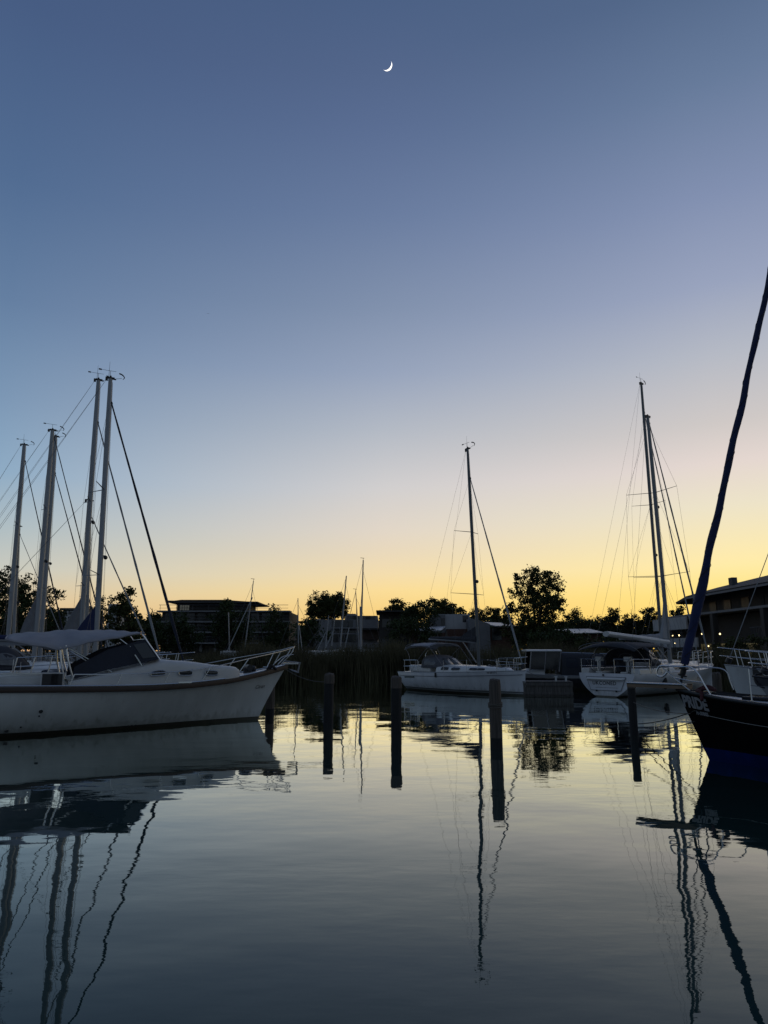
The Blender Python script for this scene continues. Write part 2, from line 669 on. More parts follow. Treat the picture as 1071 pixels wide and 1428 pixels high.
def lifelines(b, xs, h=0.58, inset=0.09, sides=(1, -1), mid=True):
    """stanchions with two wires along the deck edge"""
    for sd in sides:
        tops = []
        for x in xs:
            z, y = b.h.deck(x)
            p = Vector((x, sd * (y - inset), z))
            m = MB()
            m.tube([p, p + Vector((0, 0, h))], 0.0125, 6)
            m.tube([p, p + Vector((0, 0, .05))], 0.03, 6)
            m.build('stanchion', STEEL, b.o)
            tops.append(p)
        for k in ((1.0, 0.52) if mid else (1.0,)):
            m = MB()
            for a, c in zip(tops[:-1], tops[1:]):
                m.tube(sag(a + Vector((0, 0, h * k)), c + Vector((0, 0, h * k)), 0.012, 5), 0.005, 4)
            m.build('lifeline', WIRE, b.o)


def pulpit(b, x_back, rise=0.62, fwd=0.15, r=0.0125, inset=0.08, mid=True, drop=0.0):
    h = b.h
    m = MB()
    tip = h.rake + fwd
    zt, _ = h.deck(h.rake - 0.05)
    zb_, yb = h.deck(x_back)
    top = [(x_back, yb - inset, zb_ + rise - drop)]
    for k in (0.35, 0.7):
        x = x_back + (h.rake - x_back) * k
        z, y = h.deck(x)
        top.append((x, max(0.16, y - inset * .6), z + rise))
    top += [(tip, 0.12, zt + rise + .02)]
    path = top + [(x, -y, z) for x, y, z in reversed(top)]
    m.tube(smooth_path(path, 5), r, 6)
    if mid:
        m.tube(smooth_path([(x - .05, y, z - rise * .48) for x, y, z in path], 5), r * .85, 6)
    for sd in (1, -1):
        for (x, y, z) in (top[0], top[1], top[2]):
            zz, yy = h.deck(x - 0.12)
            m.tube([(x, sd * y, z), (x - 0.1, sd * max(.08, yy - inset), zz)], r, 6)
    return m.build('pulpit', STEEL, b.o)


def pushpit(b, x0, x1, rise=0.62, r=0.0125):
    h = b.h
    m = MB()
    z0, y0 = h.deck(x0)
    z1, y1 = h.deck(x1)
    for sd in (1, -1):
        for k in (1.0, .5):
            m.tube(smooth_path([(x1, sd * (y1 - .08), z1 + rise * k), (x0 + .12, sd * (y0 - .08), z0 + rise * k), (x0 + .04, sd * (y0 - .2), z0 + rise * k), (x0 + .04, sd * (y0 * .3), z0 + rise * k)], 5), r, 6)
        for x, y, z in ((x1, y1, z1), (x0 + .1, y0, z0)):
            m.tube([(x, sd * (y - .08), z), (x, sd * (y - .08), z + rise)], r, 6)
        m.tube([(x0 + .04, sd * y0 * .3, z0), (x0 + .04, sd * y0 * .3, z0 + rise)], r, 6)
    return m.build('pushpit', STEEL, b.o)


def mast_tube(m, p0, p1, a, bb, seg=12, tip=0.75):
    """an elliptical spar; a is half its fore-and-aft size, bb half its width"""
    p0, p1 = Vector(p0), Vector(p1)
    rings = []
    for i in range(9):
        t = i / 8
        p = p0.lerp(p1, t)
        k = 1 if t < .8 else 1 - (1 - tip) * (t - .8) / .2
        rings.append([(p.x + a * k * cos(2 * pi * j / seg), p.y + bb * k * sin(2 * pi * j / seg), p.z) for j in range(seg)])
    m.loft(rings)


def rig(b, xm, zdeck, ztop, rake, a=0.105, w=0.07, spreaders=(), stay_z=None, stay_x=None, stay_r=0.045, stay_mat=None, stay_z0=None, back_x=None,
        shroud_y=None, mast_mat=None, extra_stays=(), vane=True, antenna=True, radar=False, wr=0.0055, light=True, fin=None):
    """mast with its spreaders, wires, furled headsail and masthead gear"""
    mast_mat = mast_mat or ALU
    tilt = -rake / (ztop - zdeck)

    def mx(z):
        return xm + tilt * (z - zdeck)
    m = MB()
    mast_tube(m, (mx(zdeck), 0, zdeck), (mx(ztop), 0, ztop), a, w)
    mast = m.build('mast', mast_mat, b.o)
    m = MB()
    m.box((mx(ztop) + .02, 0, ztop + .03), (a * 2.6, w * 1.6, .06))
    m.box((mx(ztop) - a * 1.4, 0, ztop - .03), (.10, .05, .16))
    m.box((mx(ztop) + a * 1.35, 0, ztop), (.16, .04, .05))
    m.ball((mx(ztop), 0, ztop + .1), .045, 6, 4)
    m.build('masthead_fitting', BLACK, mast)
    if vane:
        m = MB()
        x0, z0 = mx(ztop), ztop
        m.tube([(x0 + a, 0, z0), (x0 + a + .34, 0, z0 + .10)], .008, 4)
        m.tube(smooth_path([(x0 + a + .22, 0, z0 + .30), (x0 + a + .36, 0, z0 + .25), (x0 + a + .44, 0, z0 + .15), (x0 + a + .38, 0, z0 + .06)], 4), [.03, .03, .03, .03, .028, .026, .024, .022, .02, .018, .016, .014, .012], 5)
        m.build('wind_sensor', BLACK, mast)
        m = MB()
        m.tube([(x0 - .02, 0, z0), (x0 - .02, 0, z0 + .34)], .008, 4)
        m.tube([(x0 - .42, 0.06, z0 + .36), (x0 + .2, -.05, z0 + .33)], .008, 4)
        m.box((x0 - .42, .06, z0 + .36), (.12, .01, .06))
        m.build('wind_vane', BLACK, mast)
    if antenna:
        m = MB()
        m.tube([(mx(ztop) - .07, .02, ztop), (mx(ztop) - .07, .02, ztop + .75)], [.010, .004], 4)
        m.build('antenna', BLACK, mast)
    if light:
        z = zdeck + (ztop - zdeck) * light if isinstance(light, float) else zdeck + (ztop - zdeck) * .42
        m = MB()
        m.ball((mx(z) + a + .08, 0, z), .085, 7, 5)
        m.box((mx(z) + a + .02, 0, z + .06), (.14, .06, .05))
        m.build('steaming_light', BLACK, mast)
    if radar:
        m = MB()
        m.tube([(mx(radar) + a + .22, 0, radar - .08), (mx(radar) + a + .22, 0, radar + .12)], .22, 12)
        m.box((mx(radar) + a + .05, 0, radar - .10), (.3, .12, .05))
        m.build('radar_dome', OFFWHITE, mast)
    tips = []
    for z, half, sweep in spreaders:
        for sd in (1, -1):
            m = MB()
            m.tube([(mx(z), 0, z), (mx(z) - sweep, sd * half, z + .05)], [.035, .02], 6, flat=.5)
            m.build('spreader', mast_mat, mast)
        tips.append((mx(z) - sweep, half, z + .05))
    sy = shroud_y if shroud_y else b.h.deck(xm)[1] - .12
    zd = b.h.deck(xm)[0]
    sz = stay_z or ztop
    for sd in (1, -1):
        pts = [(xm - .25, sd * sy, zd)] + [(x, sd * y, z) for x, y, z in tips] + [(mx(sz), 0, sz - .05)]
        m = MB()
        m.tube(pts, wr, 4)
        m.build('cap_shroud', WIRE, b.o)
        if tips:
            m = MB()
            x, y, z = tips[0]
            m.tube([(xm + .35, sd * sy * .94, zd), (mx(z), sd * .05, z - .12)], wr, 4)
            m.tube([(xm - .75, sd * sy * .94, zd), (mx(z), sd * .05, z - .14)], wr, 4)
            m.build('lower_shroud', WIRE, b.o)
        if len(tips) > 1:
            m = MB()
            x, y, z = tips[0]
            z2 = tips[1][2]
            m.tube([(x, sd * y, z), (mx(z2), sd * .05, z2 - .1)], wr * .9, 4)
            m.build('diagonal_shroud', WIRE, b.o)
        if back_x is not None:
            m = MB()
            zb, yb = b.h.deck(back_x)
            m.tube([(back_x, sd * yb * .72, zb + .02), (mx(ztop) - a * 1.4, 0, ztop - .05)] if sd == 1 or True else [], wr, 4)
            m.build('backstay', WIRE, b.o)
    if stay_x is not None:
        z0 = stay_z0 or (b.h.deck(stay_x)[0] + .12)
        p0 = Vector((stay_x, 0, z0))
        p1 = Vector((mx(sz) + a, 0, sz))
        n = 22
        pts, rr = [], []
        for i in range(n + 1):
            t = i / n
            pts.append(p0.lerp(p1, t))
            k = min(1, .35 + t * 6) * (1 - .55 * t)
            rr.append(max(.014, stay_r * k * (1 + .10 * sin(i * 2.3) + .06 * sin(i * 5.1))))
        m = MB()
        m.tube(pts, rr, 8)
        f = m.build('furled_headsail', stay_mat or SAIL, b.o)
        m = MB()
        m.tube([p0 - (p1 - p0).normalized() * .02, p0 + (p1 - p0).normalized() * .16], .11, 10)
        m.build('furling_drum', BLACK, f)
        m = MB()
        q = p1 + (p1 - p0).normalized() * .1
        m.tube([p1, q], .05, 6)
        m.build('swivel', BLACK, f)
        p1b = Vector((mx(sz), 0, sz + .1))
    for (xa, za, zb_) in extra_stays:
        m = MB()
        m.tube([(xa, 0, za), (mx(zb_) + a, 0, zb_)], wr, 4)
        m.build('inner_stay', WIRE, b.o)
    m = MB()
    for dy, dx in ((.05, a + .03), (-.06, a + .05)):
        m.tube([(xm + dx + .06, dy, zdeck + .3), (mx(ztop) + a * .9, dy * .4, ztop - .15)], wr * .8, 4)
    m.build('halyard', WIRE, mast)
    return mast, mx


def boom(b, x0, z0, x1, z1, mx0, cover=None, r=0.075, cover_h=0.30, cover_w=0.14, vang=True, zdeck=1.6, mat_=None):
    """boom from its gooseneck (x0, z0) aft to (x1, z1), with the stowed sail on top"""
    m = MB()
    m.tube([(x0, 0, z0), (x1, 0, z1)], r, 10, flat=.75)
    bo = m.build('boom', mat_ or ALU, b.o)
    if cover:
        rings = []
        n = 16
        for i in range(n + 1):
            t = i / n
            x = x0 + (x1 - x0) * (t * .98 - .01)
            z = z0 + (z1 - z0) * t
            hh = cover_h * (1.15 - .72 * t) * (1 + .05 * sin(i * 1.9)) if t > .04 else cover_h * 1.25
            ww = cover_w * (1.1 - .5 * t) * (1 + .07 * sin(i * 2.7))
            rings.append([(x, ww * cos(2 * pi * k / 12), z + .02 + hh * .5 + hh * .55 * sin(2 * pi * k / 12)) for k in range(12)])
        m = MB()
        m.loft(rings)
        m.build('sail_cover', cover, bo)
    if vang:
        m = MB()
        m.tube([(x0 - .05, 0, zdeck + .15), (x0 + (x1 - x0) * .28, 0, z0 + (z1 - z0) * .28)], .03, 6)
        m.build('boom_vang', ALU, b.o)
    return bo


def coachroof(b, secs, m=None, n=3.6, parent=None, name='coachroof'):
    """secs: (x, half width, base z, height)"""
    rings = [superarch(x, hw, z0, h, n, 15) for x, hw, z0, h in secs]
    k = MB()
    k.loft(rings, closed=False, caps=True)
    return k.build(name, m or WHITE, parent or b.o, angle=50)


def sec_at(secs, x):
    for a, c in zip(secs[:-1], secs[1:]):
        lo, hi = (a, c) if a[0] < c[0] else (c, a)
        if lo[0] <= x <= hi[0]:
            t = (x - lo[0]) / (hi[0] - lo[0])
            return tuple(lo[i] + (hi[i] - lo[i]) * t for i in range(1, 4))
    return secs[0][1:] if abs(x - secs[0][0]) < abs(x - secs[-1][0]) else secs[-1][1:]


def roof_window(secs, x0, x1, k0, k1, sd, parent, n=3.6, m=None, rim=None, off=0.008, sl=0.0, name='cabin_window', round_=0.35):
    """a long window on the side of a coachroof, following its surface"""
    def P(x, k, o):
        hw, z0, h = sec_at(secs, x)
        z = z0 + h * k
        return Vector((x, sd * (arch_side(hw, z0, h, n, z) + o), z))
    pts = []
    K = 28
    for i in range(K):
        a = 2 * pi * i / K
        c, s = cos(a), sin(a)
        e = round_
        cx = (1 if c >= 0 else -1) * abs(c) ** e
        cz = (1 if s >= 0 else -1) * abs(s) ** e
        kk = (k0 + k1) / 2 + cz * (k1 - k0) / 2
        x = (x0 + x1) / 2 + cx * (x1 - x0) / 2 + sl * cz
        pts.append((x, kk))
    mb = MB()
    vs = [P(x, k, off) for x, k in pts] + [P(x, k, off - .03) for x, k in pts] + [P((x0 + x1) / 2, (k0 + k1) / 2, off)]
    fs = [(i, (i + 1) % K, 2 * K) for i in range(K)] + [(i, (i + 1) % K, K + (i + 1) % K, K + i) for i in range(K)]
    mb.add(vs, fs)
    w = mb.build(name, m or GLASS, parent, smooth=False)
    if rim:
        mb = MB()
        mb.tube([P(x, k, off) for x, k in pts], .014, 6, closed=True)
        mb.build('window_frame', rim, w)
    return w


def canopy(name, x0, x1, hw, z, crown, m, parent, droop=(0.1, 0.1), thick=0.02, nx=14, ny=12, zfun=None, wrinkle=0.012):
    mb = MB()
    rows = []
    for i in range(nx + 1):
        t = i / nx
        x = x0 + (x1 - x0) * t
        row = []
        for j in range(ny + 1):
            q = -1 + 2 * j / ny
            zz = z + crown * (1 - abs(q) ** 2.2)
            zz -= droop[0] * max(0, 1 - t * 4) ** 2 + droop[1] * max(0, (t - .75) * 4) ** 2
            if zfun:
                zz += zfun(t, q)
            zz += wrinkle * sin(i * 2.1 + j * 1.3) * (1 - .3 * abs(q))
            row.append((x, q * hw, zz))
        rows.append(row)
    mb.loft(rows, closed=False, caps=False)
    return mb.build(name, m, parent, solid=thick, angle=70)


def sprayhood(b, x0, x1, hw, z0, h, m=CANVAS_D, win=True, front=.5):
    """a folding hood over the companionway: tall arch aft, sloping windows forward"""
    secs = [(x0, hw, z0, h), (x0 + (x1 - x0) * .35, hw * .99, z0, h * .98), (x0 + (x1 - x0) * .6, hw * .95, z0, h * .80), (x1, hw * .86, z0, h * .12)]
    mb = MB()
    mb.loft([superarch(x, w, z, hh, 2.8, 17) for x, w, z, hh in secs], closed=False, caps=False)
    o = mb.build('sprayhood', m, b.o, solid=.015, angle=60)
    if win:
        for sd in (1, -1):
            roof_window(secs, x0 + (x1 - x0) * .12, x0 + (x1 - x0) * .62, .22, .72, sd, o, 2.8, VINYL, None, .02, name='hood_window', round_=.55)
        mb = MB()
        a, c = sec_at(secs, x0 + (x1 - x0) * .66), sec_at(secs, x0 + (x1 - x0) * .95)
        xa, xc = x0 + (x1 - x0) * .66, x0 + (x1 - x0) * .95
        for q0, q1 in ((-.62, -.05), (.05, .62)):
            vs = [(xa, a[0] * q0 * .8, a[1] + a[2] * 1.0 + .012), (xa, a[0] * q1 * .8, a[1] + a[2] * 1.0 + .012),
                  (xc, c[0] * q1, c[1] + c[2] + .022), (xc, c[0] * q0, c[1] + c[2] + .022)]
            mb.add(vs, [(0, 1, 2, 3)])
        mb.build('hood_window', VINYL, o, solid=.01)
    return o


def hoop(pts_half, r=0.0125, m=STEEL, name='frame_hoop', parent=None):
    path = list(pts_half) + [(x, -y, z) for x, y, z in reversed(pts_half)]
    k = MB()
    k.tube(smooth_path(path, 4), r, 6)
    return k.build(name, m, parent)


def hull_parts(b, m, deckm=WHITE, rail=None, rail_r=0.022, rail_mat=None, t0=0.0):
    h = b.h
    o = h.mesh().build('hull', m, b.o, angle=50)
    d = h.deck_mesh(t0=t0).build('deck', deckm, b.o)
    k = MB()
    for sd in (1, -1):
        k.tube(h.edge(t0, 1, .012, .015, sd), rail_r, 6)
    k.build('toe_rail', rail_mat or ALU, b.o)
    return o


def cleat(b, x, sd, parent=None):
    z, y = b.h.deck(x)
    k = MB()
    k.tube([(x - .12, sd * (y - .12), z + .06), (x + .12, sd * (y - .12), z + .06)], .015, 6)
    k.tube([(x - .04, sd * (y - .12), z), (x - .04, sd * (y - .12), z + .06)], .015, 6)
    k.tube([(x + .04, sd * (y - .12), z), (x + .04, sd * (y - .12), z + .06)], .015, 6)
    return k.build('cleat', STEEL, b.o)


def fender(b, x, sd, z0=.25, h=.55, r=.11, m=RUBBER):
    z, y = b.h.deck(x)
    yy = b.h.y_at(x, z0 + h / 2) + r
    k = MB()
    prof = [(0.02, 0), (r * .8, .05), (r, .14), (r, h - .14), (r * .8, h - .05), (.02, h)]
    k.loft([[(x + a * cos(2 * pi * i / 10), sd * yy + a * sin(2 * pi * i / 10), z0 + q) for i in range(10)] for a, q in prof])
    f = k.build('fender', m, b.o)
    k = MB()
    k.tube([(x, sd * yy, z0 + h), (x, sd * (y - .05), z + .3)], .006, 4)
    k.build('fender_rope', ROPE, f)


# ------------------------------------------------------------------ water
def make_water():
    m = bpy.data.materials.new('harbour water')
    m.use_nodes = True
    t = m.node_tree
    t.nodes.clear()
    body = N(t, 'ShaderNodeBsdfDiffuse')
    body.inputs[0].default_value = (0.014, 0.036, 0.034, 1)
    gloss = N(t, 'ShaderNodeBsdfGlossy')
    gloss.inputs['Color'].default_value = (.94, 1.0, .97, 1)
    gloss.inputs['Roughness'].default_value = 0.0
    fr = N(t, 'ShaderNodeFresnel')
    fr.inputs['IOR'].default_value = 1.33
    fac = math_node(t, 'MULTIPLY', math_node(t, 'POWER', fr.outputs[0], 1.38), 2.58, clamp=True)
    mx = N(t, 'ShaderNodeMixShader')
    t.links.new(fac, mx.inputs[0])
    t.links.new(body.outputs[0], mx.inputs[1])
    t.links.new(gloss.outputs[0], mx.inputs[2])
    out = N(t, 'ShaderNodeOutputMaterial')
    t.links.new(mx.outputs[0], out.inputs[0])
    tco = N(t, 'ShaderNodeTexCoord')

    def layer(scale, detail, sx, sy, rot, dist, strength, normal=None, rough=.5):
        mp = N(t, 'ShaderNodeMapping')
        mp.inputs['Scale'].default_value = (sx, sy, 1)
        mp.inputs['Rotation'].default_value = (0, 0, R(rot))
        t.links.new(tco.outputs['Object'], mp.inputs[0])
        nz = N(t, 'ShaderNodeTexNoise')
        nz.inputs['Scale'].default_value = scale
        nz.inputs['Detail'].default_value = detail
        nz.inputs['Roughness'].default_value = rough
        t.links.new(mp.outputs[0], nz.inputs['Vector'])
        bp = N(t, 'ShaderNodeBump')
        if isinstance(strength, float):
            bp.inputs['Strength'].default_value = strength
        else:
            t.links.new(strength, bp.inputs['Strength'])
        bp.inputs['Distance'].default_value = dist
        t.links.new(nz.outputs[0], bp.inputs['Height'])
        if normal:
            t.links.new(normal, bp.inputs['Normal'])
        return bp.outputs[0]
    n = layer(0.42, 1, 1, 1.2, 20, 0.0145, 1.0)
    n = layer(1.15, 2, 0.85, 1.35, -12, 0.0050, 1.0, n, .42)
    # cat's-paws: the finest ripples come and go in patches
    pn = N(t, 'ShaderNodeTexNoise')
    pn.inputs['Scale'].default_value = .16
    pn.inputs['Detail'].default_value = 3
    pm = N(t, 'ShaderNodeMapping')
    pm.inputs['Scale'].default_value = (.6, 1.7, 1)
    t.links.new(tco.outputs['Object'], pm.inputs[0])
    t.links.new(pm.outputs[0], pn.inputs['Vector'])
    pr = N(t, 'ShaderNodeMapRange', interpolation_type='SMOOTHSTEP')
    pr.inputs[1].default_value = .42
    pr.inputs[2].default_value = .64
    pr.inputs[3].default_value = .25
    pr.inputs[4].default_value = 1.0
    t.links.new(pn.outputs[0], pr.inputs[0])
    n = layer(5.0, 3, 0.6, 1.7, 8, 0.0011, pr.outputs[0], n)
    t.links.new(n, gloss.inputs['Normal'])
    t.links.new(n, fr.inputs['Normal'])
    k = MB()
    xs = [-400, -60, 0, 60, 400]
    k.add([(-500, -120, 0), (500, -120, 0), (500, 62, 0), (-500, 62, 0)], [(0, 1, 2, 3)])
    o = k.build('water', m, smooth=False)
    tag(o, kind='structure')


make_water()

# ------------------------------------------------------------------ shore and land
SHORE = [(-500, 60), (-60, 60), (-22, 56), (-8, 50.5), (0, 49.5), (9, 48.5), (16, 50), (24, 48), (34, 44), (60, 40), (500, 40)]
k = MB()
rows = []
for i, (x, y) in enumerate(SHORE):
    rows.append([(x, y, -1.2), (x, y + .6, .25), (x, y + 4, .8), (x * 1.02, y + 14, 1.0), (x * 1.3, 130, 1.1), (x * 3, 3500, 1.1)])
k.loft(rows, closed=False, caps=False)
GRASS = mat('dark bank grass', (0.03, 0.034, 0.016), 0.9, var=.5, vscale=.7, bump=.05, bscale=3)
tag(k.build('ground', GRASS), kind='structure')


def shore_y(x):
    for (a, b), (c, d) in zip(SHORE[:-1], SHORE[1:]):
        if a <= x <= c:
            return b + (d - b) * (x - a) / (c - a)
    return 50


# ------------------------------------------------------------------ reeds
def reeds():
    n = 26000
    x = rng.uniform(-30, 46, n)
    dep = rng.uniform(-0.9, 5.5, n) 
    clump = np.sin(x * 1.7) * .22 + np.sin(x * .53 + 1) * .28 + np.sin(x * 4.1) * .12
    hgt = (2.12 + clump * .9 + rng.normal(0, .24, n)) * np.clip(1 - (dep > 4) * .2, 0, 1)
    hgt = np.where(x > 14, hgt * .82, hgt)
    hgt = np.where(x < -11, hgt * .75, hgt)
    V = np.zeros((n, 5, 3))
    y = np.array([shore_y(a) for a in x]) + dep
    z0 = np.where(dep < 0.6, -.1, .2)
    ang = rng.uniform(0, pi, n)
    w = rng.uniform(.018, .035, n)
    lx = rng.normal(.02, .16, n)
    ly = rng.normal(0, .16, n)
    ca, sa = np.cos(ang) * w, np.sin(ang) * w
    for j, (t, kx) in enumerate(((0, 1), (.55, .9))):
        for q, sg in enumerate((-1, 1)):
            V[:, j * 2 + q, 0] = x + lx * hgt * t ** 2 + ca * kx * sg
            V[:, j * 2 + q, 1] = y + ly * hgt * t ** 2 + sa * kx * sg
            V[:, j * 2 + q, 2] = z0 + hgt * t
    V[:, 4, 0] = x + lx * hgt
    V[:, 4, 1] = y + ly * hgt
    V[:, 4, 2] = z0 + hgt
    base = (np.arange(n) * 5)[:, None]
    F = [tuple(q) for q in (base + np.array([[0, 1, 3, 2]])).tolist()] + [tuple(q) for q in (base + np.array([[2, 3, 4]])).tolist()]
    # feathery seed heads and leaning leaves
    m = 16000
    idx = rng.integers(0, n, m)
    t = rng.uniform(.45, 1.0, m)
    px = x[idx] + lx[idx] * hgt[idx] * t ** 2
    py = y[idx] + ly[idx] * hgt[idx] * t ** 2
    pz = z0[idx] + hgt[idx] * t
    a2 = rng.uniform(0, 2 * pi, m)
    ln = rng.uniform(.25, .55, m)
    V2 = np.zeros((m, 3, 3))
    V2[:, 0] = np.stack([px, py, pz], 1)
    V2[:, 1] = V2[:, 0] + np.stack([np.cos(a2) * .02, np.sin(a2) * .02, np.full(m, .05)], 1)
    V2[:, 2] = V2[:, 0] + np.stack([np.cos(a2) * ln * .7, np.sin(a2) * ln * .7, ln * rng.uniform(-.1, .8, m)], 1)
    off = n * 5
    b2 = (np.arange(m) * 3)[:, None] + off
    F += [tuple(q) for q in (b2 + np.array([[0, 1, 2]])).tolist()]
    me = bpy.data.meshes.new('reeds')
    me.from_pydata(V.reshape(-1, 3).tolist() + V2.reshape(-1, 3).tolist(), [], F)
    me.materials.append(REED)
    o = bpy.data.objects.new('reeds', me)
    COL.objects.link(o)
    tag(o, 'dense belt of dry reeds along the far bank', 'reeds', kind='stuff')


reeds()


# ------------------------------------------------------------------ trees
def tree(label, x, y, z0, crown, leaf, trunk_h=2.0, trunk_r=0.22, clumps=90, per=70, size=0.26, cr=0.62, fill=0.35, seed=1, cat='tree', group=None, name='tree', flat=1.0):
    """crown: ellipsoids (dx, dy, z centre, rx, ry, rz) in metres about the foot"""
    g = np.random.default_rng(seed)
    o = empty(name, (x, y, z0), 0, label, cat, group)
    vol = np.array([c[3] * c[4] * c[5] for c in crown])
    cs = []
    while len(cs) < clumps:
        c = crown[g.choice(len(crown), p=vol / vol.sum())]
        d = g.normal(size=3)
        d /= np.linalg.norm(d)
        r = g.uniform(fill, 1) ** .55 if g.random() < .75 else g.uniform(.1, .8)
        cs.append((c[0] + d[0] * c[3] * r, c[1] + d[1] * c[4] * r, c[2] + d[2] * c[5] * r))
    cs = np.array(cs)
    cs[:, 2] = np.maximum(cs[:, 2], .5)
    n = clumps * per
    rad = g.uniform(.55, 1.25, clumps) * cr
    ci = np.repeat(np.arange(clumps), per)
    off = g.normal(size=(n, 3)) * .52
    off[:, 2] *= .8
    p = cs[ci] + off * rad[ci][:, None]
    p[:, 2] = np.maximum(p[:, 2], .15)
    a = g.normal(size=(n, 3))
    a /= np.linalg.norm(a, axis=1)[:, None]
    b_ = g.normal(size=(n, 3))
    b_ -= a * (a * b_).sum(1)[:, None]
    b_ /= np.linalg.norm(b_, axis=1)[:, None]
    s = (g.uniform(.55, 1.3, n) * size)[:, None]
    V = np.stack([p - a * s * .55, p + b_ * s * .3, p + a * s * .55, p - b_ * s * .3], 1)
    F = (np.arange(n)[:, None] * 4 + np.arange(4)[None]).tolist()
    me = bpy.data.meshes.new('crown')
    me.from_pydata(V.reshape(-1, 3).tolist(), [], F)
    me.materials.append(leaf)
    cobj = bpy.data.objects.new('crown', me)
    COL.objects.link(cobj)
    cobj.parent = o
    top = max(c[2] + c[5] * .6 for c in crown)
    mid = np.mean([[c[0], c[1]] for c in crown], 0)
    k = MB()
    tp = smooth_path([(0, 0, -.3), (.05, .03, trunk_h * .6), (mid[0] * .3, mid[1] * .3, trunk_h), (mid[0], mid[1], (trunk_h + top) / 2), (mid[0] * 1.1, mid[1], top)], 4)
    m_ = len(tp)
    k.tube(tp, [trunk_r * (1.25 if i == 0 else 1) * (1 - .9 * i / (m_ - 1)) for i in range(m_)], 8)
    for i in g.choice(clumps, min(clumps, 26), replace=False):
        c = Vector(cs[i])
        zs = max(trunk_h * .7, min(c.z - .5, trunk_h + (c.z - trunk_h) * g.uniform(.2, .7)))
        f = min(1, max(0, zs / top))
        st = tp[min(m_ - 1, int(f * (m_ - 1)))]
        md = st.lerp(c, .5) + Vector((0, 0, .25))
        k.tube(smooth_path([st, md, c], 3), [trunk_r * .35, trunk_r * .3, trunk_r * .26, trunk_r * .2, trunk_r * .15, trunk_r * .1, trunk_r * .06], 5)
    k.build('trunk', BARK, o)
    return o


def tree_px(label, D, lobes, leaf=LEAF, foot=None, z0=1.0, seed=1, dens=1.0, size=.26, cr=.6, group='trees on the far bank', cat='tree', name='tree', trunk_h=None, fill=.35):
    """lobes: (u, v, half width px, half height px) crown masses seen in the photograph, at distance D"""
    sc = D / FOC * 1.0
    us = [l[0] for l in lobes]
    fx = X_at(foot or sum(us) / len(us), D)
    cr_l = []
    for i, (u, v, ru, rv) in enumerate(lobes):
        P = Y(u, v, D)
        rx = ru * sc
        cr_l.append((P.x - fx, ((i * 37) % 5 - 2) * .18 * rx, P.z - z0, rx, rx * .85, rv * sc))
    vol = sum(c[3] * c[4] + c[3] * c[5] for c in cr_l)
    cl = int(max(14, min(260, vol * 4.2 * dens * (.6 / cr) ** 2)))
    H = max(c[2] + c[5] for c in cr_l)
    return tree(label, fx, D, z0, cr_l, leaf, trunk_h or H * .22, H * .022 + .05, cl, 64, size, cr, fill, seed, cat, group, name)


# the tall round tree right of the middle yacht
tree_px('tall broad leafy tree right of the middle yacht mast, sky showing through its edge', 80,
        [(748, 822, 36, 30), (730, 812, 18, 20), (768, 830, 22, 26), (752, 858, 42, 30), (745, 880, 46, 22), (738, 800, 12, 9), (717, 846, 13, 26), (713, 866, 14, 22), (780, 846, 14, 20)], LEAF2, foot=750, seed=3, dens=1.3, size=.26, cr=.50)
# round crown above the pale hotel
tree_px('wide round crowned tree rising behind the flat roofed hotel', 118,
        [(447, 845, 19, 18), (468, 848, 20, 17), (455, 838, 16, 12), (485, 856, 8, 10), (434, 850, 11, 13), (472, 842, 18, 14), (450, 854, 24, 10)], LEAF2, foot=457, seed=5, dens=1.0, size=.30, cr=.52)
# row of trees behind the small houses
tree_px('small airy tree above the dark house left of the middle yacht', 100, [(553, 845, 13, 11), (561, 852, 12, 12), (545, 852, 8, 9)], LEAF2, seed=8, dens=.85, size=.28, cr=.5, foot=554)
tree_px('low bushy tree standing between two flat roofed houses', 88, [(585, 855, 16, 15), (572, 866, 16, 16), (596, 858, 14, 16), (576, 852, 13, 12)], LEAF, seed=9, dens=1.2, foot=584)
tree_px('airy rounded tree behind the white cube house', 108, [(617, 848, 15, 13), (630, 854, 14, 13), (606, 854, 12, 14), (640, 858, 10, 9), (603, 846, 10, 10)], LEAF2, seed=10, dens=.95, size=.3, cr=.5, foot=618)
tree_px('low thin hedge tree behind the middle yacht mast', 112, [(664, 858, 11, 9), (676, 862, 10, 8)], LEAF2, seed=12, dens=.8, cr=.5)
tree_px('low spreading tree between the middle yacht forestay and its mast', 115, [(690, 857, 15, 10), (702, 862, 12, 12)], LEAF2, seed=13, dens=.8, cr=.5)
tree_px('dark bush in front of the house left of the white cube house', 76, [(563, 878, 22, 18), (590, 884, 20, 16)], LEAF, seed=14, dens=1.1)
# left
tree_px('dark conical tree at the right end of the apartment block', 78, [(384, 857, 12, 15), (386, 876, 19, 18), (384, 895, 24, 15)], LEAF, seed=15, dens=1.25)
tree_px('tall dark tree hiding the middle of the apartment block', 84, [(318, 846, 11, 14), (324, 862, 24, 20), (322, 884, 30, 22), (342, 872, 12, 18), (300, 872, 12, 18)], LEAF, seed=16, dens=1.2)
tree_px('broad dim tree in front of the left end of the apartment block', 82, [(250, 872, 18, 20), (240, 890, 24, 18), (262, 890, 18, 16)], LEAF, seed=17, dens=1.2)
tree_px('small dim tree close beside the left wall of the apartment block', 80, [(218, 866, 11, 14), (214, 886, 16, 18)], LEAF, seed=18, dens=1.0, cr=.5)
tree_px('loose open crowned tree right of the twin tall masts', 70, [(172, 830, 15, 14), (178, 848, 17, 14), (164, 858, 18, 18), (176, 880, 26, 20), (190, 862, 10, 10)], LEAF2, seed=19, dens=.85, size=.28, cr=.5)
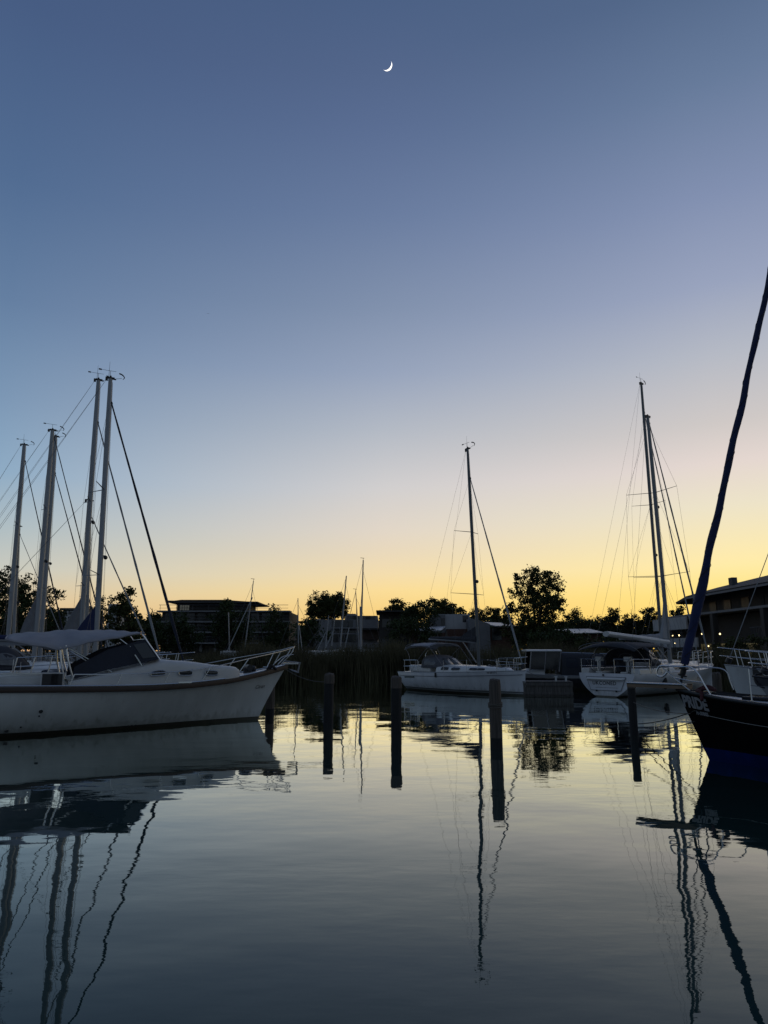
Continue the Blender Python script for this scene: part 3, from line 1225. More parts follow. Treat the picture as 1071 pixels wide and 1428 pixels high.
tree_px('thin leafy tree showing between the twin tall masts', 66, [(147, 842, 9, 14), (142, 862, 13, 18), (138, 884, 18, 18)], LEAF2, seed=20, dens=.85, cr=.48)
tree_px('large dark tree at the left edge behind the masts', 72, [(8, 812, 20, 22), (32, 822, 24, 26), (62, 838, 20, 22), (20, 850, 36, 30), (60, 868, 28, 24), (14, 880, 34, 20)], LEAF, seed=21, dens=1.35, foot=26)
tree_px('lower dark tree right of the large tree at the left edge', 70, [(84, 858, 10, 14), (78, 876, 16, 18)], LEAF, seed=22, dens=1.0)
# right
tree_px('tiny round treetop beside the tall broad tree', 110, [(801, 855, 7, 8), (800, 864, 9, 8)], LEAF, seed=23, dens=1.0, cr=.5)
tree_px('long low clipped hedge above the bright barn roof', 104, [(808, 872, 18, 12), (832, 872, 18, 12), (790, 874, 12, 10)], LEAF, seed=24, dens=1.1, cat='hedge', name='hedge')
tree_px('pointed dark conifer left of the right yachts', 98, [(848, 864, 8, 14), (856, 860, 7, 14), (852, 880, 16, 14)], LEAF3, seed=25, dens=1.3, cr=.5)
tree_px('tall dark conifer seen through the rigging of the right yachts', 96, [(884, 858, 6, 14), (884, 872, 12, 16), (874, 872, 10, 14), (884, 890, 18, 14)], LEAF3, seed=26, dens=1.3, cr=.5)
tree_px('flat topped dark tree just left of the right mast pair', 95, [(906, 858, 13, 9), (906, 870, 15, 12), (906, 888, 18, 14)], LEAF3, seed=27, dens=1.3, cr=.5)
tree_px('thin shrub against the left end of the terrace house', 90, [(938, 856, 10, 8), (944, 868, 9, 12), (950, 848, 6, 6)], LEAF, seed=28, dens=.6, cr=.45, cat='shrub', name='shrub')
tree_px('dark undergrowth thicket at the left foot of the hotel', 74, [(424, 886, 14, 18), (436, 880, 14, 18), (450, 888, 12, 14)], LEAF, seed=29, dens=1.1, cat='bush', name='bush')
tree_px('dark shrub mass behind the cabin cruiser canopy', 62, [(770, 890, 26, 10), (800, 896, 20, 8), (745, 892, 18, 10)], LEAF, seed=30, dens=1.1, cat='bush', name='bush')
tree_px('low bramble bush below the barn roof', 60, [(842, 896, 18, 9), (822, 898, 16, 8)], LEAF2, seed=31, dens=.7, cat='bush', name='bush')
tree_px('low bush in front of the lit terrace windows', 52, [(1030, 900, 22, 9), (1055, 898, 16, 10), (1008, 906, 14, 7)], LEAF2, seed=32, dens=.7, cat='bush', name='bush', size=.2, cr=.4)



# far woods closing the horizon between the trees
def woods():
    g = np.random.default_rng(77)
    n = 3600
    x = g.uniform(-150, 190, n)
    y = g.uniform(165, 190, n)
    top = 7.6 + .8 * np.sin(x * .09) + .8 * np.sin(x * .23 + 2) + .4 * np.sin(x * .61) - 2.8 * np.exp(-((x + 24) / 7) ** 2)
    z = g.uniform(.05, 1, n) ** .7 * top + 1
    per = 26
    ci = np.repeat(np.arange(n), per)
    m = n * per
    p = np.stack([x, y, z], 1)[ci] + g.normal(size=(m, 3)) * np.array([.8, .8, .55])
    p[:, 2] = np.maximum(p[:, 2], 1.1)
    a = g.normal(size=(m, 3))
    a /= np.linalg.norm(a, axis=1)[:, None]
    b_ = np.cross(a, g.normal(size=(m, 3)))
    b_ /= np.linalg.norm(b_, axis=1)[:, None]
    s = (g.uniform(.5, 1.2, m) * 1.2)[:, None]
    V = np.stack([p - a * s * .5, p + b_ * s * .32, p + a * s * .5, p - b_ * s * .32], 1)
    me = bpy.data.meshes.new('far_woods')
    me.from_pydata(V.reshape(-1, 3).tolist(), [], (np.arange(m)[:, None] * 4 + np.arange(4)[None]).tolist())
    me.materials.append(LEAF)
    o = bpy.data.objects.new('far_woods', me)
    COL.objects.link(o)
    tag(o, 'low dark line of far woods along the horizon', 'woods', kind='stuff')


woods()

# ------------------------------------------------------------------ buildings
def win_row(parent, xs, y, zs, w, h, m=PANE, depth=.06, name='window', frame=None):
    """windows on a wall that faces -y, each its own part sharing one mesh"""
    src = None
    for x in xs:
        for z in zs:
            if src is None:
                k = MB()
                k.box((0, 0, 0), (w, depth, h))
                src = k.build(name, m, parent, smooth=False)
                o = src
            else:
                o = src.copy()
                COL.objects.link(o)
            o.location = (x, y, z)


def building(name, label, x, y, z=1.0, rz=0.0, cat='building'):
    return empty(name, (x, y, z), rz, label, cat)


# apartment block
D = 112
x0, x1 = X_at(222, D), X_at(402, D)
bd = building('apartment_block', 'long dark apartment block with thin overhanging penthouse roof behind the trees', (x0 + x1) / 2, D)
cx = (x0 + x1) / 2


def zz(v, d=112):
    return Z_at(v, d) - 1.0


wid = x1 - x0
k = MB()
k.box((0, 6, zz(853) / 2), (wid, 11, zz(853)))
k.build('wall', DARKWALL, bd, smooth=False)
pa, pb = X_at(237, D) - cx, X_at(338, D) - cx
k = MB()
k.box(((pa + pb) / 2, 6.5, (zz(853) + zz(838)) / 2), (pb - pa, 8, zz(838) - zz(853)))
k.build('penthouse', DARKWALL, bd, smooth=False)
k = MB()
ra, rb = X_at(226, D) - cx, X_at(356, D) - cx
k.prism([(ra, zz(837)), (rb, zz(838.5)), (rb, zz(840)), (rb - 3, zz(840.5)), (ra + 3, zz(840.5)), (ra, zz(839.5))], 'y', .6, 12)
k.prism([(ra + 2.2, zz(835.5)), (rb - 6, zz(835.5)), (rb - 1.5, zz(838)), (ra + .6, zz(837.2))], 'y', 1.4, 11)
k.build('roof', ROOFD, bd, smooth=False)
for va in (853, 867.5, 882, 897):
    k = MB()
    k.box((0, -.2, zz(va)), (wid + .6, 2.4, .22))
    k.build('balcony_slab', CONC, bd, smooth=False)
    k = MB()
    for i in range(int(wid / 2.6) + 1):
        k.tube([(-wid / 2 + .2 + i * 2.6, -1.3, zz(va)), (-wid / 2 + .2 + i * 2.6, -1.3, zz(va) + 1.0)], .03, 4)
    k.tube([(-wid / 2, -1.3, zz(va) + 1.0), (wid / 2, -1.3, zz(va) + 1.0)], .035, 4)
    k.tube([(-wid / 2, -1.3, zz(va) + .5), (wid / 2, -1.3, zz(va) + .5)], .025, 4)
    k.build('balcony_railing', CONCD, bd)
win_row(bd, [-wid / 2 + 1.2 + i * 1.75 for i in range(int(wid / 1.75))], .46, [zz(860.5), zz(875), zz(890)], 1.3, 1.25)
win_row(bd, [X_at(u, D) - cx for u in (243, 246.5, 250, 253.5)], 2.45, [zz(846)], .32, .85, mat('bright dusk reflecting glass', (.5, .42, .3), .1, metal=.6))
for u in (262, 280, 300, 325):
    k = MB()
    k.box((X_at(u, D) - cx, .2, zz(902)), (.4, .4, zz(897) - zz(910)))
    k.build('column', CONC, bd, smooth=False)
k = MB()
k.box((X_at(345, D) - cx + 2.5, 4, zz(850)), (6.5, .06, .06))
k.box((X_at(345, D) - cx + 2.5, 4, zz(852)), (6.5, .04, .04))
for i in range(5):
    k.box((X_at(345, D) - cx - .5 + i * 1.5, 4, zz(851.5)), (.05, .05, .45))
k.build('terrace_railing', CONCD, bd, smooth=False)

# roof terrace link between block and hotel
D2 = 125
bd2 = building('terrace_pavilion', 'low open roof terrace pavilion between the apartment block and the hotel', X_at(408, D2), D2)
k = MB()
z_t = Z_at(872, D2) - 1
k.box((0, 3, z_t / 2), (6.0, 5, z_t))
k.build('wall', CONCD, bd2, smooth=False)
k = MB()
k.box((-.6, 2, Z_at(867, D2) - 1), (5.4, 5, .22))
k.build('roof', ROOFD, bd2, smooth=False)
for dx in (-2.6, -.6, 1.6):
    k = MB()
    k.tube([(dx, .2, z_t), (dx, .2, Z_at(867, D2) - 1)], .08, 6)
    k.build('post', CONCD, bd2)

# hotel
D = 104
x0, x1 = X_at(428, D), X_at(527, D)
cx = (x0 + x1) / 2
bd = building('hotel', 'flat roofed stepped hotel with rows of small dark windows below the round tree', cx, D)


def zh(v):
    return Z_at(v, 104) - 1.0


def xh(u):
    return X_at(u, 104) - cx


k = MB()
k.box(((xh(444) + xh(527)) / 2, 5, zh(864) / 2), (xh(527) - xh(444), 10, zh(864)))
k.box(((xh(428) + xh(446)) / 2, 6, zh(869) / 2), (xh(446) - xh(428) - .02, 8, zh(869)))
k.build('wall', CONC, bd, smooth=False)
k = MB()
k.box(((xh(479) + xh(527)) / 2, 6, (zh(864) + zh(857.5)) / 2), (xh(527) - xh(479) - .1, 7, zh(857.5) - zh(864)))
k.box(((xh(481) + xh(494)) / 2, 6.5, zh(856)), (xh(494) - xh(481), 5, .45))
k.build('upper_storey', CONC, bd, smooth=False)
k = MB()
k.prism([(xh(426), zh(868)), (xh(445), zh(863)), (xh(445), zh(864.5)), (xh(426), zh(869.5))], 'y', -.4, 9)
k.build('sloping_roof', ROOFM, bd, smooth=False)
win_row(bd, [xh(u) for u in (466, 474, 482, 488, 500)], -.02, [zh(870)], .85, 1.1)
win_row(bd, [xh(u) for u in (489, 497, 509, 516)], 2.48, [zh(860.5)], 1.5, .6)
win_row(bd, [xh(u) for u in (468, 478, 486, 494)], -.02, [zh(888)], .9, 1.6)
for va in (876, 884):
    k = MB()
    k.box(((xh(462) + xh(502)) / 2, -.5, zh(va)), (xh(502) - xh(462), 1.0, .18))
    k.build('balcony_slab', CONC, bd, smooth=False)
k = MB()
k.box((xh(518), -1.6, zh(896) / 2 + .3), (xh(541) - xh(506), 2, zh(893) * .6))
k.build('porch_wall', CONC, bd, smooth=False)
k = MB()
k.box((xh(522), -1.6, zh(878)), (xh(543) - xh(506), 3.0, .25))
k.build('porch_roof', ROOFD, bd, smooth=False)
k = MB()
k.box((xh(522), -.7, zh(885)), (xh(541) - xh(508), .5, zh(879) - zh(893)))
k.build('porch_glazing', mat('dim red interior', (.06, .03, .02), .5), bd, smooth=False)

# dark flat-roofed house
D = 92
bd = building('house', 'dark flat roofed house with an overhanging roof right of the hotel', X_at(553, D), D)
k = MB()
h_ = Z_at(854, D) - 1
k.box((0, 4, h_ / 2), (4.6, 7, h_))
k.build('wall', DARKWALL, bd, smooth=False)
k = MB()
k.box((0, 3.4, h_ + .12), (5.4, 9, .2))
k.build('roof', ROOFD, bd, smooth=False)
win_row(bd, [-1.3, 1.2], .48, [h_ - 1.4, h_ - 4.0], 1.2, 1.1)

# white cube house with its lean-to
D = 90
cx = X_at(631, D)
bd = building('house', 'pale cube shaped house with one small dark window behind the middle yacht', cx, D)


def z9(v):
    return Z_at(v, 90) - 1.0


k = MB()
k.box((0, 4, z9(856.5) / 2), (X_at(656, D) - X_at(606, D), 8, z9(856.5)))
k.build('wall', CONCW, bd, smooth=False)
k = MB()
k.box((X_at(612, D) - cx, 3.8, z9(857) / 2), (X_at(621, D) - X_at(603, D), 8.4, z9(857.3)))
k.build('side_wall', CONC, bd, smooth=False)
win_row(bd, [X_at(650, D) - cx], -.03, [z9(863)], .75, .85)
win_row(bd, [X_at(618, D) - cx], -.43, [z9(867)], .5, .9)
k = MB()
k.box((X_at(638, D) - cx, -.6, z9(890) / 2 + .5), (X_at(656, D) - X_at(625, D), 1.1, z9(876)))
k.build('porch', BRICK, bd, smooth=False)

D = 82
cx = X_at(600, D)
bd = building('boathouse', 'low boathouse with a grey lean-to roof left of the pale cube house', cx, D)


def z8(v):
    return Z_at(v, 82) - 1.0


k = MB()
k.box((0, 3, z8(882) / 2), (X_at(626, D) - X_at(582, D), 5, z8(882)))
k.build('wall', BRICK, bd, smooth=False)
xa, xb_ = X_at(574, D) - cx, X_at(627, D) - cx
k = MB()
k.add([(xa, -1, z8(880.5)), (xb_ - 1, -1, z8(880)), (xb_, 5, z8(872.5)), (xa + 1.6, 5, z8(873.5)),
       (xa, -1, z8(879.3)), (xb_ - 1, -1, z8(878.8)), (xb_, 5, z8(871.3)), (xa + 1.6, 5, z8(872.3))],
      [(0, 3, 2, 1), (4, 5, 6, 7), (0, 1, 5, 4), (1, 2, 6, 5), (2, 3, 7, 6), (3, 0, 4, 7)])
k.build('roof', ROOFM, bd, smooth=False)
for u in (584, 596, 610, 622):
    k = MB()
    k.tube([(X_at(u, D) - cx, -.8, 0), (X_at(u, D) - cx, -.8, z8(880.5))], .09, 6)
    k.build('post', PLANK, bd)
win_row(bd, [X_at(590, D) - cx, X_at(604, D) - cx], .46, [z8(890)], 1.3, 1.0)

D = 86
cx = X_at(684, D)
bd = building('house', 'gabled house with a bright sloping metal roof behind the middle yacht mast', cx, D)


def z6(v):
    return Z_at(v, 86) - 1.0


k = MB()
k.prism([(X_at(656, D) - cx, 0), (X_at(656, D) - cx, z6(862)), (X_at(669, D) - cx, z6(865)), (X_at(684, D) - cx, z6(870)), (X_at(684, D) - cx, 0)], 'y', 0, 6)
k.build('gable_wall', CONC, bd, smooth=False)
k = MB()
k.box((X_at(699, D) - cx, 3, z6(875) / 2), (X_at(715, D) - X_at(684.3, D), 5, z6(875)))
k.build('wall', BRICK, bd, smooth=False)
k = MB()
xa, xb_, xc = X_at(669, D) - cx, X_at(690, D) - cx, X_at(722, D) - cx
k.add([(xb_, -.8, z6(874)), (xc, -.8, z6(874.5)), (xc - 1, 5, z6(867.5)), (xa, 5, z6(865.5)),
       (xb_, -.8, z6(872.8)), (xc, -.8, z6(873.3)), (xc - 1, 5, z6(866.3)), (xa, 5, z6(864.3))],
      [(0, 3, 2, 1), (4, 5, 6, 7), (0, 1, 5, 4), (1, 2, 6, 5), (2, 3, 7, 6), (3, 0, 4, 7)])
k.build('roof', ROOFM, bd, smooth=False)
win_row(bd, [X_at(694, D) - cx], .47, [z6(884)], 1.2, 1.5)

# barn with the bright roof
D = 92
cx = X_at(815, D)
bd = building('barn', 'low dark red barn with a bright metal roof under the right trees', cx, D)


def z5(v):
    return Z_at(v, 92) - 1.0


hw = (X_at(842, D) - X_at(788, D)) / 2
k = MB()
k.box((0, 3, z5(884) / 2), (hw * 2 - .6, 5.6, z5(884)))
k.build('wall', BRICK, bd, smooth=False)
k = MB()
k.add([(-hw, -.6, z5(884)), (hw, -.6, z5(883)), (hw, 6, z5(875.5)), (-hw, 6, z5(876)), (-hw, -.6, z5(883)), (hw, -.6, z5(882)), (hw, 6, z5(874.8)), (-hw, 6, z5(875.3))],
      [(0, 3, 2, 1), (4, 5, 6, 7), (0, 1, 5, 4), (1, 2, 6, 5), (2, 3, 7, 6), (3, 0, 4, 7)])
k.build('roof', ROOFM, bd, smooth=False)
win_row(bd, [-2.2, 0.4, 2.6], .18, [z5(890)], .8, .7)

# tiny pale blocks far left
D = 150
bd = building('office_block', 'small pale flat office block seen between the left masts', X_at(94, D), D)
k = MB()
k.box((0, 4, (Z_at(852, D) - 1) / 2), (4.2, 8, Z_at(852, D) - 1))
k.build('wall', CONCW, bd, smooth=False)
k = MB()
k.box((0, 4, Z_at(849.5, D) - 1), (4.6, 8.4, .5))
k.build('roof', CONCD, bd, smooth=False)
win_row(bd, [-1.2, 0, 1.2], -.03, [Z_at(855, D) - 1, Z_at(862, D) - 1], .8, .6)
bd = building('lift_tower', 'small pale rooftop block showing beside the open crowned tree', X_at(152, 140), 140)
k = MB()
k.box((0, 3, (Z_at(842, 140) - 1) / 2), (2.0, 5, Z_at(842, 140) - 1))
k.build('wall', CONCW, bd, smooth=False)
win_row(bd, [0], .48, [Z_at(846, 140) - 1], .9, .7)

# terrace house at the right
bd = building('terrace_house', 'large dark eaved waterside house with lamp lit terraces at the right edge', 37.5, 70)
L0 = Vector((37.5, 70, 1))


def fl(p):
    return (p[0] - L0.x, p[1] - L0.y, p[2] - L0.z)


k = MB()
# roof: a shallow hipped sheet, eave along x = 37.2
k.add([fl(p) for p in [(36.6, 40, 8.35), (36.6, 83, 8.35), (37.6, 88.5, 8.0), (44, 92, 8.2), (60, 92, 8.4), (60, 40, 8.4), (45, 44, 10.9), (45, 74, 10.7), (41, 84, 9.5)]],
      [(0, 1, 7, 6), (1, 2, 8, 7), (2, 3, 8), (3, 4, 7, 8), (4, 5, 6, 7)])
k.build('roof', ROOFD, bd, smooth=False, solid=.28)
k = MB()
k.box(fl((36.5, 61.5, 8.22)), (.12, 43, .2))
k.build('gutter', CONC, bd, smooth=False)
k = MB()
k.box(fl((44.5, 68, 11.3)), (1.6, 5.5, 1.5))
k.build('chimney', CONCD, bd, smooth=False)
k = MB()
k.box(fl((39.6, 77.5, 9.7)), (.6, .8, .9))
k.build('chimney', CONCD, bd, smooth=False)
k = MB()
k.box(fl((48, 65, 7.1)), (17, 42, 2.6))
k.build('upper_wall', DARKWALL, bd, smooth=False)
k = MB()
k.box(fl((48, 66, 3.3)), (25, 40, 4.7))
k.build('lower_wall', DARKWALL, bd, smooth=False)
k = MB()
k.box(fl((38.2, 64, 5.85)), (9.4, 41, .22))
k.build('terrace_slab', CONC, bd, smooth=False)
k = MB()
k.box(fl((33.42, 81, 5.05)), (.16, 9.5, 1.35))
k.box(fl((36, 85.9, 5.05)), (5.0, .16, 1.35))
k.build('parapet', CONCW, bd, smooth=False)
k = MB()
k.box(fl((33.3, 79.5, 2.9)), (.16, 11.5, 1.0))
k.build('low_wall', CONCW, bd, smooth=False)
for yy in (46, 54, 61, 70.5):
    k = MB()
    k.box(fl((33.7, yy, 3.4)), (.55, .55, 4.7))
    k.build('post', DARKWALL, bd, smooth=False)
for yy, w in ((71.5, .55), (60.5, .4), (58.5, 1.0)):
    k = MB()
    k.box(fl((39.46, yy, 6.9)), (.06, w, 1.7))
    k.build('window', mat('pale curtained window', (.06, .06, .06), .8, spec=.1), bd, smooth=False)
for yy in (48, 51.5, 64.5, 67.5, 75, 79, 82.5):
    k = MB()
    k.box(fl((39.46, yy, 6.9)), (.06, 1.6, 1.7))
    k.build('window', mat('dull side window glass', (.012, .013, .016), .35, spec=.15), bd, smooth=False)
for yy, w in ((67, 2.0), (69.4, 2.2), (73.5, 2.6), (76.5, 2.4)):
    k = MB()
    k.box(fl((35.46, yy, 2.0)), (.06, w, 1.5))
    k.build('lit_window', LITWIN, bd, smooth=False)
for yy in (57.8, 61):
    k = MB()
    k.box(fl((35.46, yy, 4.4)), (.06, .9, 1.5))
    k.build('lit_window', mat('dim curtain glow', (.2, .17, .12), .6, emit=(1, .75, .4), estr=.03), bd, smooth=False)
k = MB()
for yy in np.arange(56, 64, .4):
    k.tube([fl((33.8, yy, 3.2)), fl((33.8, yy, 4.1))], .03, 4)
k.tube([fl((33.8, 56, 4.1)), fl((33.8, 64, 4.1))], .04, 4)
k.build('railing', CONCD, bd)
for i, (u, v) in enumerate(((938, 886.5), (947, 886), (979, 884), (1004, 884), (988, 901), (1018, 898), (1016, 900.5), (941, 897))):
    d = 74 if u < 990 else 66
    P = Y(u, v, d)
    t = empty('garden_lamp', (P.x, P.y, 0.9), 0, ['small lit lamp left of the right mast pair', 'small lit lamp second along the pale terrace wall', 'lit lamp on the pale wall just right of the blue furled sail',
              'lit lamp beside the dark square post', 'low lit lamp left of the dark square post', 'lit lamp in the garden bush, upper of two',
              'lit lamp in the garden bush, lower of two', 'faint low lamp under the left end of the terrace'][i], 'lamp', 'lamps lit on the terrace')
    k = MB()
    k.ball((0, 0, P.z - .9), [.06, .085, .085, .08, .07, .075, .06, .05][i], 8, 6)
    k.build('bulb', LAMP, t)
    k = MB()
    k.tube([(0, 0, 0), (0, 0, P.z - 1.0)], .035, 6)
    k.build('pole', BLACK, t)
# ------------------------------------------------------------------ the near white motor cruiser (left)
HULLW = band_mat('cream hull paint with dark boot', [(-1, (.02, .02, .02)), (0.075, (0.545, 0.555, 0.53))], .38)
hA = Hull(11.4, 4.0, 1.16, 1.16, 1.62, 0.9, sr=-.1, transom=.82, full=2.15, tm=.4, bilge=2.6, vee=1.25, curve=1.15)
A = Boat('motor_cruiser', 'near white motor cruiser with a grey fabric sunshade and dark wooden rubbing strake', 'motor boat', W(360, 1003), 27, hA)
xt, zt = A.at(401, 926.5, 0)
hA.rake, hA.zb = xt, zt
hA.pts = [(0, 1.21), (.35, 1.19), (.55, 1.145), (.66, 1.128), (.74, 1.145), (.816, 1.20), (.87, 1.265), (.904, 1.335), (.951, 1.445), (1, zt)]
hull_parts(A, HULLW, OFFWHITE, rail_r=.02, rail_mat=STEEL)
k = MB()
for sd in (1, -1):
    rings = []
    for p in hA.edge(0, 1, -.075, -.02, sd, 36):
        rings.append([(p.x, p.y + sd * .03, p.z - .062), (p.x, p.y + sd * .045, p.z + .0), (p.x, p.y + sd * .03, p.z + .062), (p.x, p.y - sd * .05, p.z + .075), (p.x, p.y - sd * .05, p.z - .07)])
    k.loft(rings)
k.build('rubbing_strake', WOOD, A.o)


def pA(u, v, y):
    x, z = A.at(u, v, y)
    return (x, y, z)


xc0 = A.at(337, 945, -.95)[0]       # forward end of the trunk cabin
xc1, zc1 = A.at(322, 929, -1.0)
xc2, zc2 = A.at(222, 920, -1.25)
xc3, zc3 = A.at(95, 953, -1.55)
secsA = []
for x, hw, ztop in ((xc0 + .02, .70, zc1 - .22), (xc0 - .03, .80, zc1 - .09), (xc0 - .12, .86, zc1 - .03), (xc1 - .05, .95, zc1 + .01), (xc1 - .5, 1.06, zc1 + .045), ((xc1 + xc2) / 2, 1.20, (zc1 + zc2) / 2 + .03), (xc2 + .1, 1.36, zc2 + .01), (xc2, 1.38, zc2 + .01),
                    (xc2 + (xc3 - xc2) * .5, 1.50, zc2 + (zc3 - zc2) * .5 + .03), (xc3, 1.58, zc3 + .06)):
    z0 = hA.deck(x)[0] - .10
    secsA.append((x, hw, z0, max(.06, ztop - z0)))
cabin = coachroof(A, secsA, OFFWHITE, 9.0, name='trunk_cabin')
RIM = mat('chrome porthole rim', (.5, .5, .5), .3, metal=1.0)
for u in (220.5, 258.8, 295):
    x, z = A.at(u, 938.6, -1.2)
    x, z = A.at(u, 938.6, -sec_at(secsA, x)[0])
    hw, z0, h = sec_at(secsA, x)
    kc = (z - z0) / h
    for sd in (-1, 1):
        roof_window(secsA, x - .19, x + .19, kc - .062 / h, kc + .062 / h, sd, cabin, 9.0, GLASS, RIM, .028, round_=.55, name='porthole')
# dark canvas-and-glass screen between the coaming and the sunshade
pa = [pA(100, 948, -1.5), pA(150, 934, -1.48), pA(222, 919, -1.36), pA(203, 891, -1.28), pA(150, 906, -1.4), (pA(104, 930, -1.5))]
for sd in (1, -1):
    k = MB()
    k.add([(x, -sd * y * -1 if False else sd * abs(y), z) for x, y, z in pa] + [(x, sd * (abs(y) - .025), z) for x, y, z in pa],
          [(0, 1, 4, 5), (1, 2, 3, 4), (6, 11, 10, 7), (7, 10, 9, 8)] + [(i, (i + 1) % 6, 6 + (i + 1) % 6, 6 + i) for i in range(6)])
    sc = k.build('side_screen', CANVAS_N, A.o, smooth=False)
    k = MB()
    a, c = Vector(pa[2]), Vector(pa[3])
    b0, b1 = Vector(pa[1]).lerp(a, .72), Vector(pa[4]).lerp(c, .64)
    pts = [b0.lerp(b1, .18), a.lerp(c, .12) + (b0 - a) * .12, c.lerp(a, .15) + (b1 - c) * .15, b1.lerp(b0, .10)]
    k.add([(p.x, sd * (abs(p.y) + .008), p.z) for p in pts], [(0, 1, 2, 3)])
    k.build('side_window', GLASS, sc, smooth=False, solid=.006)
    k = MB()
    p, q = pA(188, 913, -1.46), pA(198, 928, -1.44)
    k.tube([(p[0], sd * abs(p[1]), p[2]), (q[0], sd * abs(q[1]), q[2])], .022, 6)
    k.build('screen_strut', STEEL, sc)
a, c = pa[2], pa[3]
k = MB()
k.add([(a[0], a[1], a[2]), (a[0] + .18, 0, a[2] + .02), (a[0], -a[1], a[2]), (c[0], -c[1], c[2]), (c[0] + .15, 0, c[2] + .02), (c[0], c[1], c[2])], [(0, 1, 4, 5), (1, 2, 3, 4)])
k.build('windscreen', GLASS, A.o, smooth=False, solid=.02)
k = MB()
for s in (1, -1):
    p, q = pA(223, 920, -1.36), pA(198, 884, -1.25)
    k.tube([(p[0], s * abs(p[1]), p[2]), (q[0], s * abs(q[1]), q[2])], .02, 6)
p, q = pA(182, 902, -1.35), pA(164, 890, -1.3)
k.build('windscreen_frame', STEEL, A.o)
# sunshade
xb0, zb0 = A.at(8, 892, -1.55)
xb1, zb1 = A.at(201, 882.5, -1.25)
xm_, zm_ = A.at(85, 906, -1.6)
tm_ = (xm_ - xb0) / (xb1 - xb0)
ztop_ = zb1 + .10


def shade_edge(t, q):
    """the side edges hang lower than the middle, most of all over the arch"""
    e = abs(q) ** 2.4
    low = zb0 + (zm_ - zb0) * (t / tm_) if t < tm_ else zm_ + (zb1 - zm_) * ((t - tm_) / (1 - tm_)) ** .85
    mid = ztop_ - .10 * (2 * t - 1.1) ** 2 - .06 * (1 - t)
    fold = .02 * sin(t * 19 + q * 4) + .014 * sin(t * 41 - q * 9)
    return mid + (low - mid) * e + fold * (1 - e * .5)


k = MB()
rows = []
for i in range(31):
    t = i / 30
    hw = 1.56 - .30 * max(0, (t - .45) / .55) ** 1.6
    rows.append([(xb0 + (xb1 - xb0) * t - .04 * abs(q) * sin(t * 3), q * hw, shade_edge(t, q)) for q in [j / 10 - 1 for j in range(21)]])
k.loft(rows, closed=False, caps=False)
sh = k.build('sunshade', CANVAS_G, A.o, solid=.02, angle=80)
k = MB()
for row in (rows[0], rows[-1], [r[0] for r in rows], [r[-1] for r in rows]):
    k.tube(row, .022, 6)
k.build('canvas_hem', CANVAS_G, sh)
for u0, v0, u1, v1, y in ((84, 904, 90, 947, -1.5), (92, 901, 102, 946, -1.5), (84, 904, 90, 947, 1.5), (92, 901, 102, 946, 1.5)):
    p, q = pA(u0, v0, -1.5), pA(u1, v1, -1.5)
    z0 = hA.deck(q[0])[0]
    k = MB()
    k.tube(smooth_path([(p[0], y, p[2] + .02), ((p[0] + q[0]) / 2 - .02, y * 1.015, (p[2] + q[2]) / 2), (q[0], y, min(q[2], z0 + .3))], 4), .024, 8)
    k.build('shade_post', STEEL, A.o)
p, q = pA(98, 905, -1.35), pA(122, 917, -.4)
k = MB()
k.tube([(p[0], -1.4, p[2]), (p[0] + 1.1, -1.35, p[2] - .62)], .018, 6)
k.tube([(p[0], 1.4, p[2]), (p[0] + 1.1, 1.35, p[2] - .62)], .018, 6)
k.tube([(pA(182, 902, -1.35)[0], -1.33, pA(182, 902, -1.35)[2]), (pA(165, 889, -1.3)[0], -1.3, pA(165, 889, -1.3)[2])], .016, 6)
k.build('shade_strut', STEEL, A.o)
# dark-cored vent boxes at the rail
for u, w in ((68, .30), (76, .16), (81.5, .17)):
    x, z = A.at(u, 950, -1.78)
    z0 = hA.deck(x)[0]
    k = MB()
    k.box((x, -1.66, z0 + .15), (w + .06, .16, .34))
    vb = k.build('vent_box', OFFWHITE, A.o, smooth=False, bevel=.015)
    k = MB()
    k.box((x, -1.752, z0 + .15), (w, .03, .28))
    k.build('vent_grille', BLACK, vb, smooth=False)
# cockpit seat bases and inner coaming seen between the posts
k = MB()
xq = A.at(20, 945, -1.2)[0]
k.box((xq - .5, 0, hA.zm + .12), (3.2, 2.6, .24))
k.build('cockpit_seat', OFFWHITE, A.o, smooth=False, bevel=.04)
k = MB()
k.tube(smooth_path([(xq - 2.2, -1.7, hA.zm + .05), (xq - 2.2, -1.7, hA.zm + .30), (xq + .4, -1.7, hA.zm + .30), (xq + .7, -1.68, hA.zm + .28), (xq + .8, -1.66, hA.zm + .03)], 4), .018, 6)
k.build('grab_rail', STEEL, A.o)
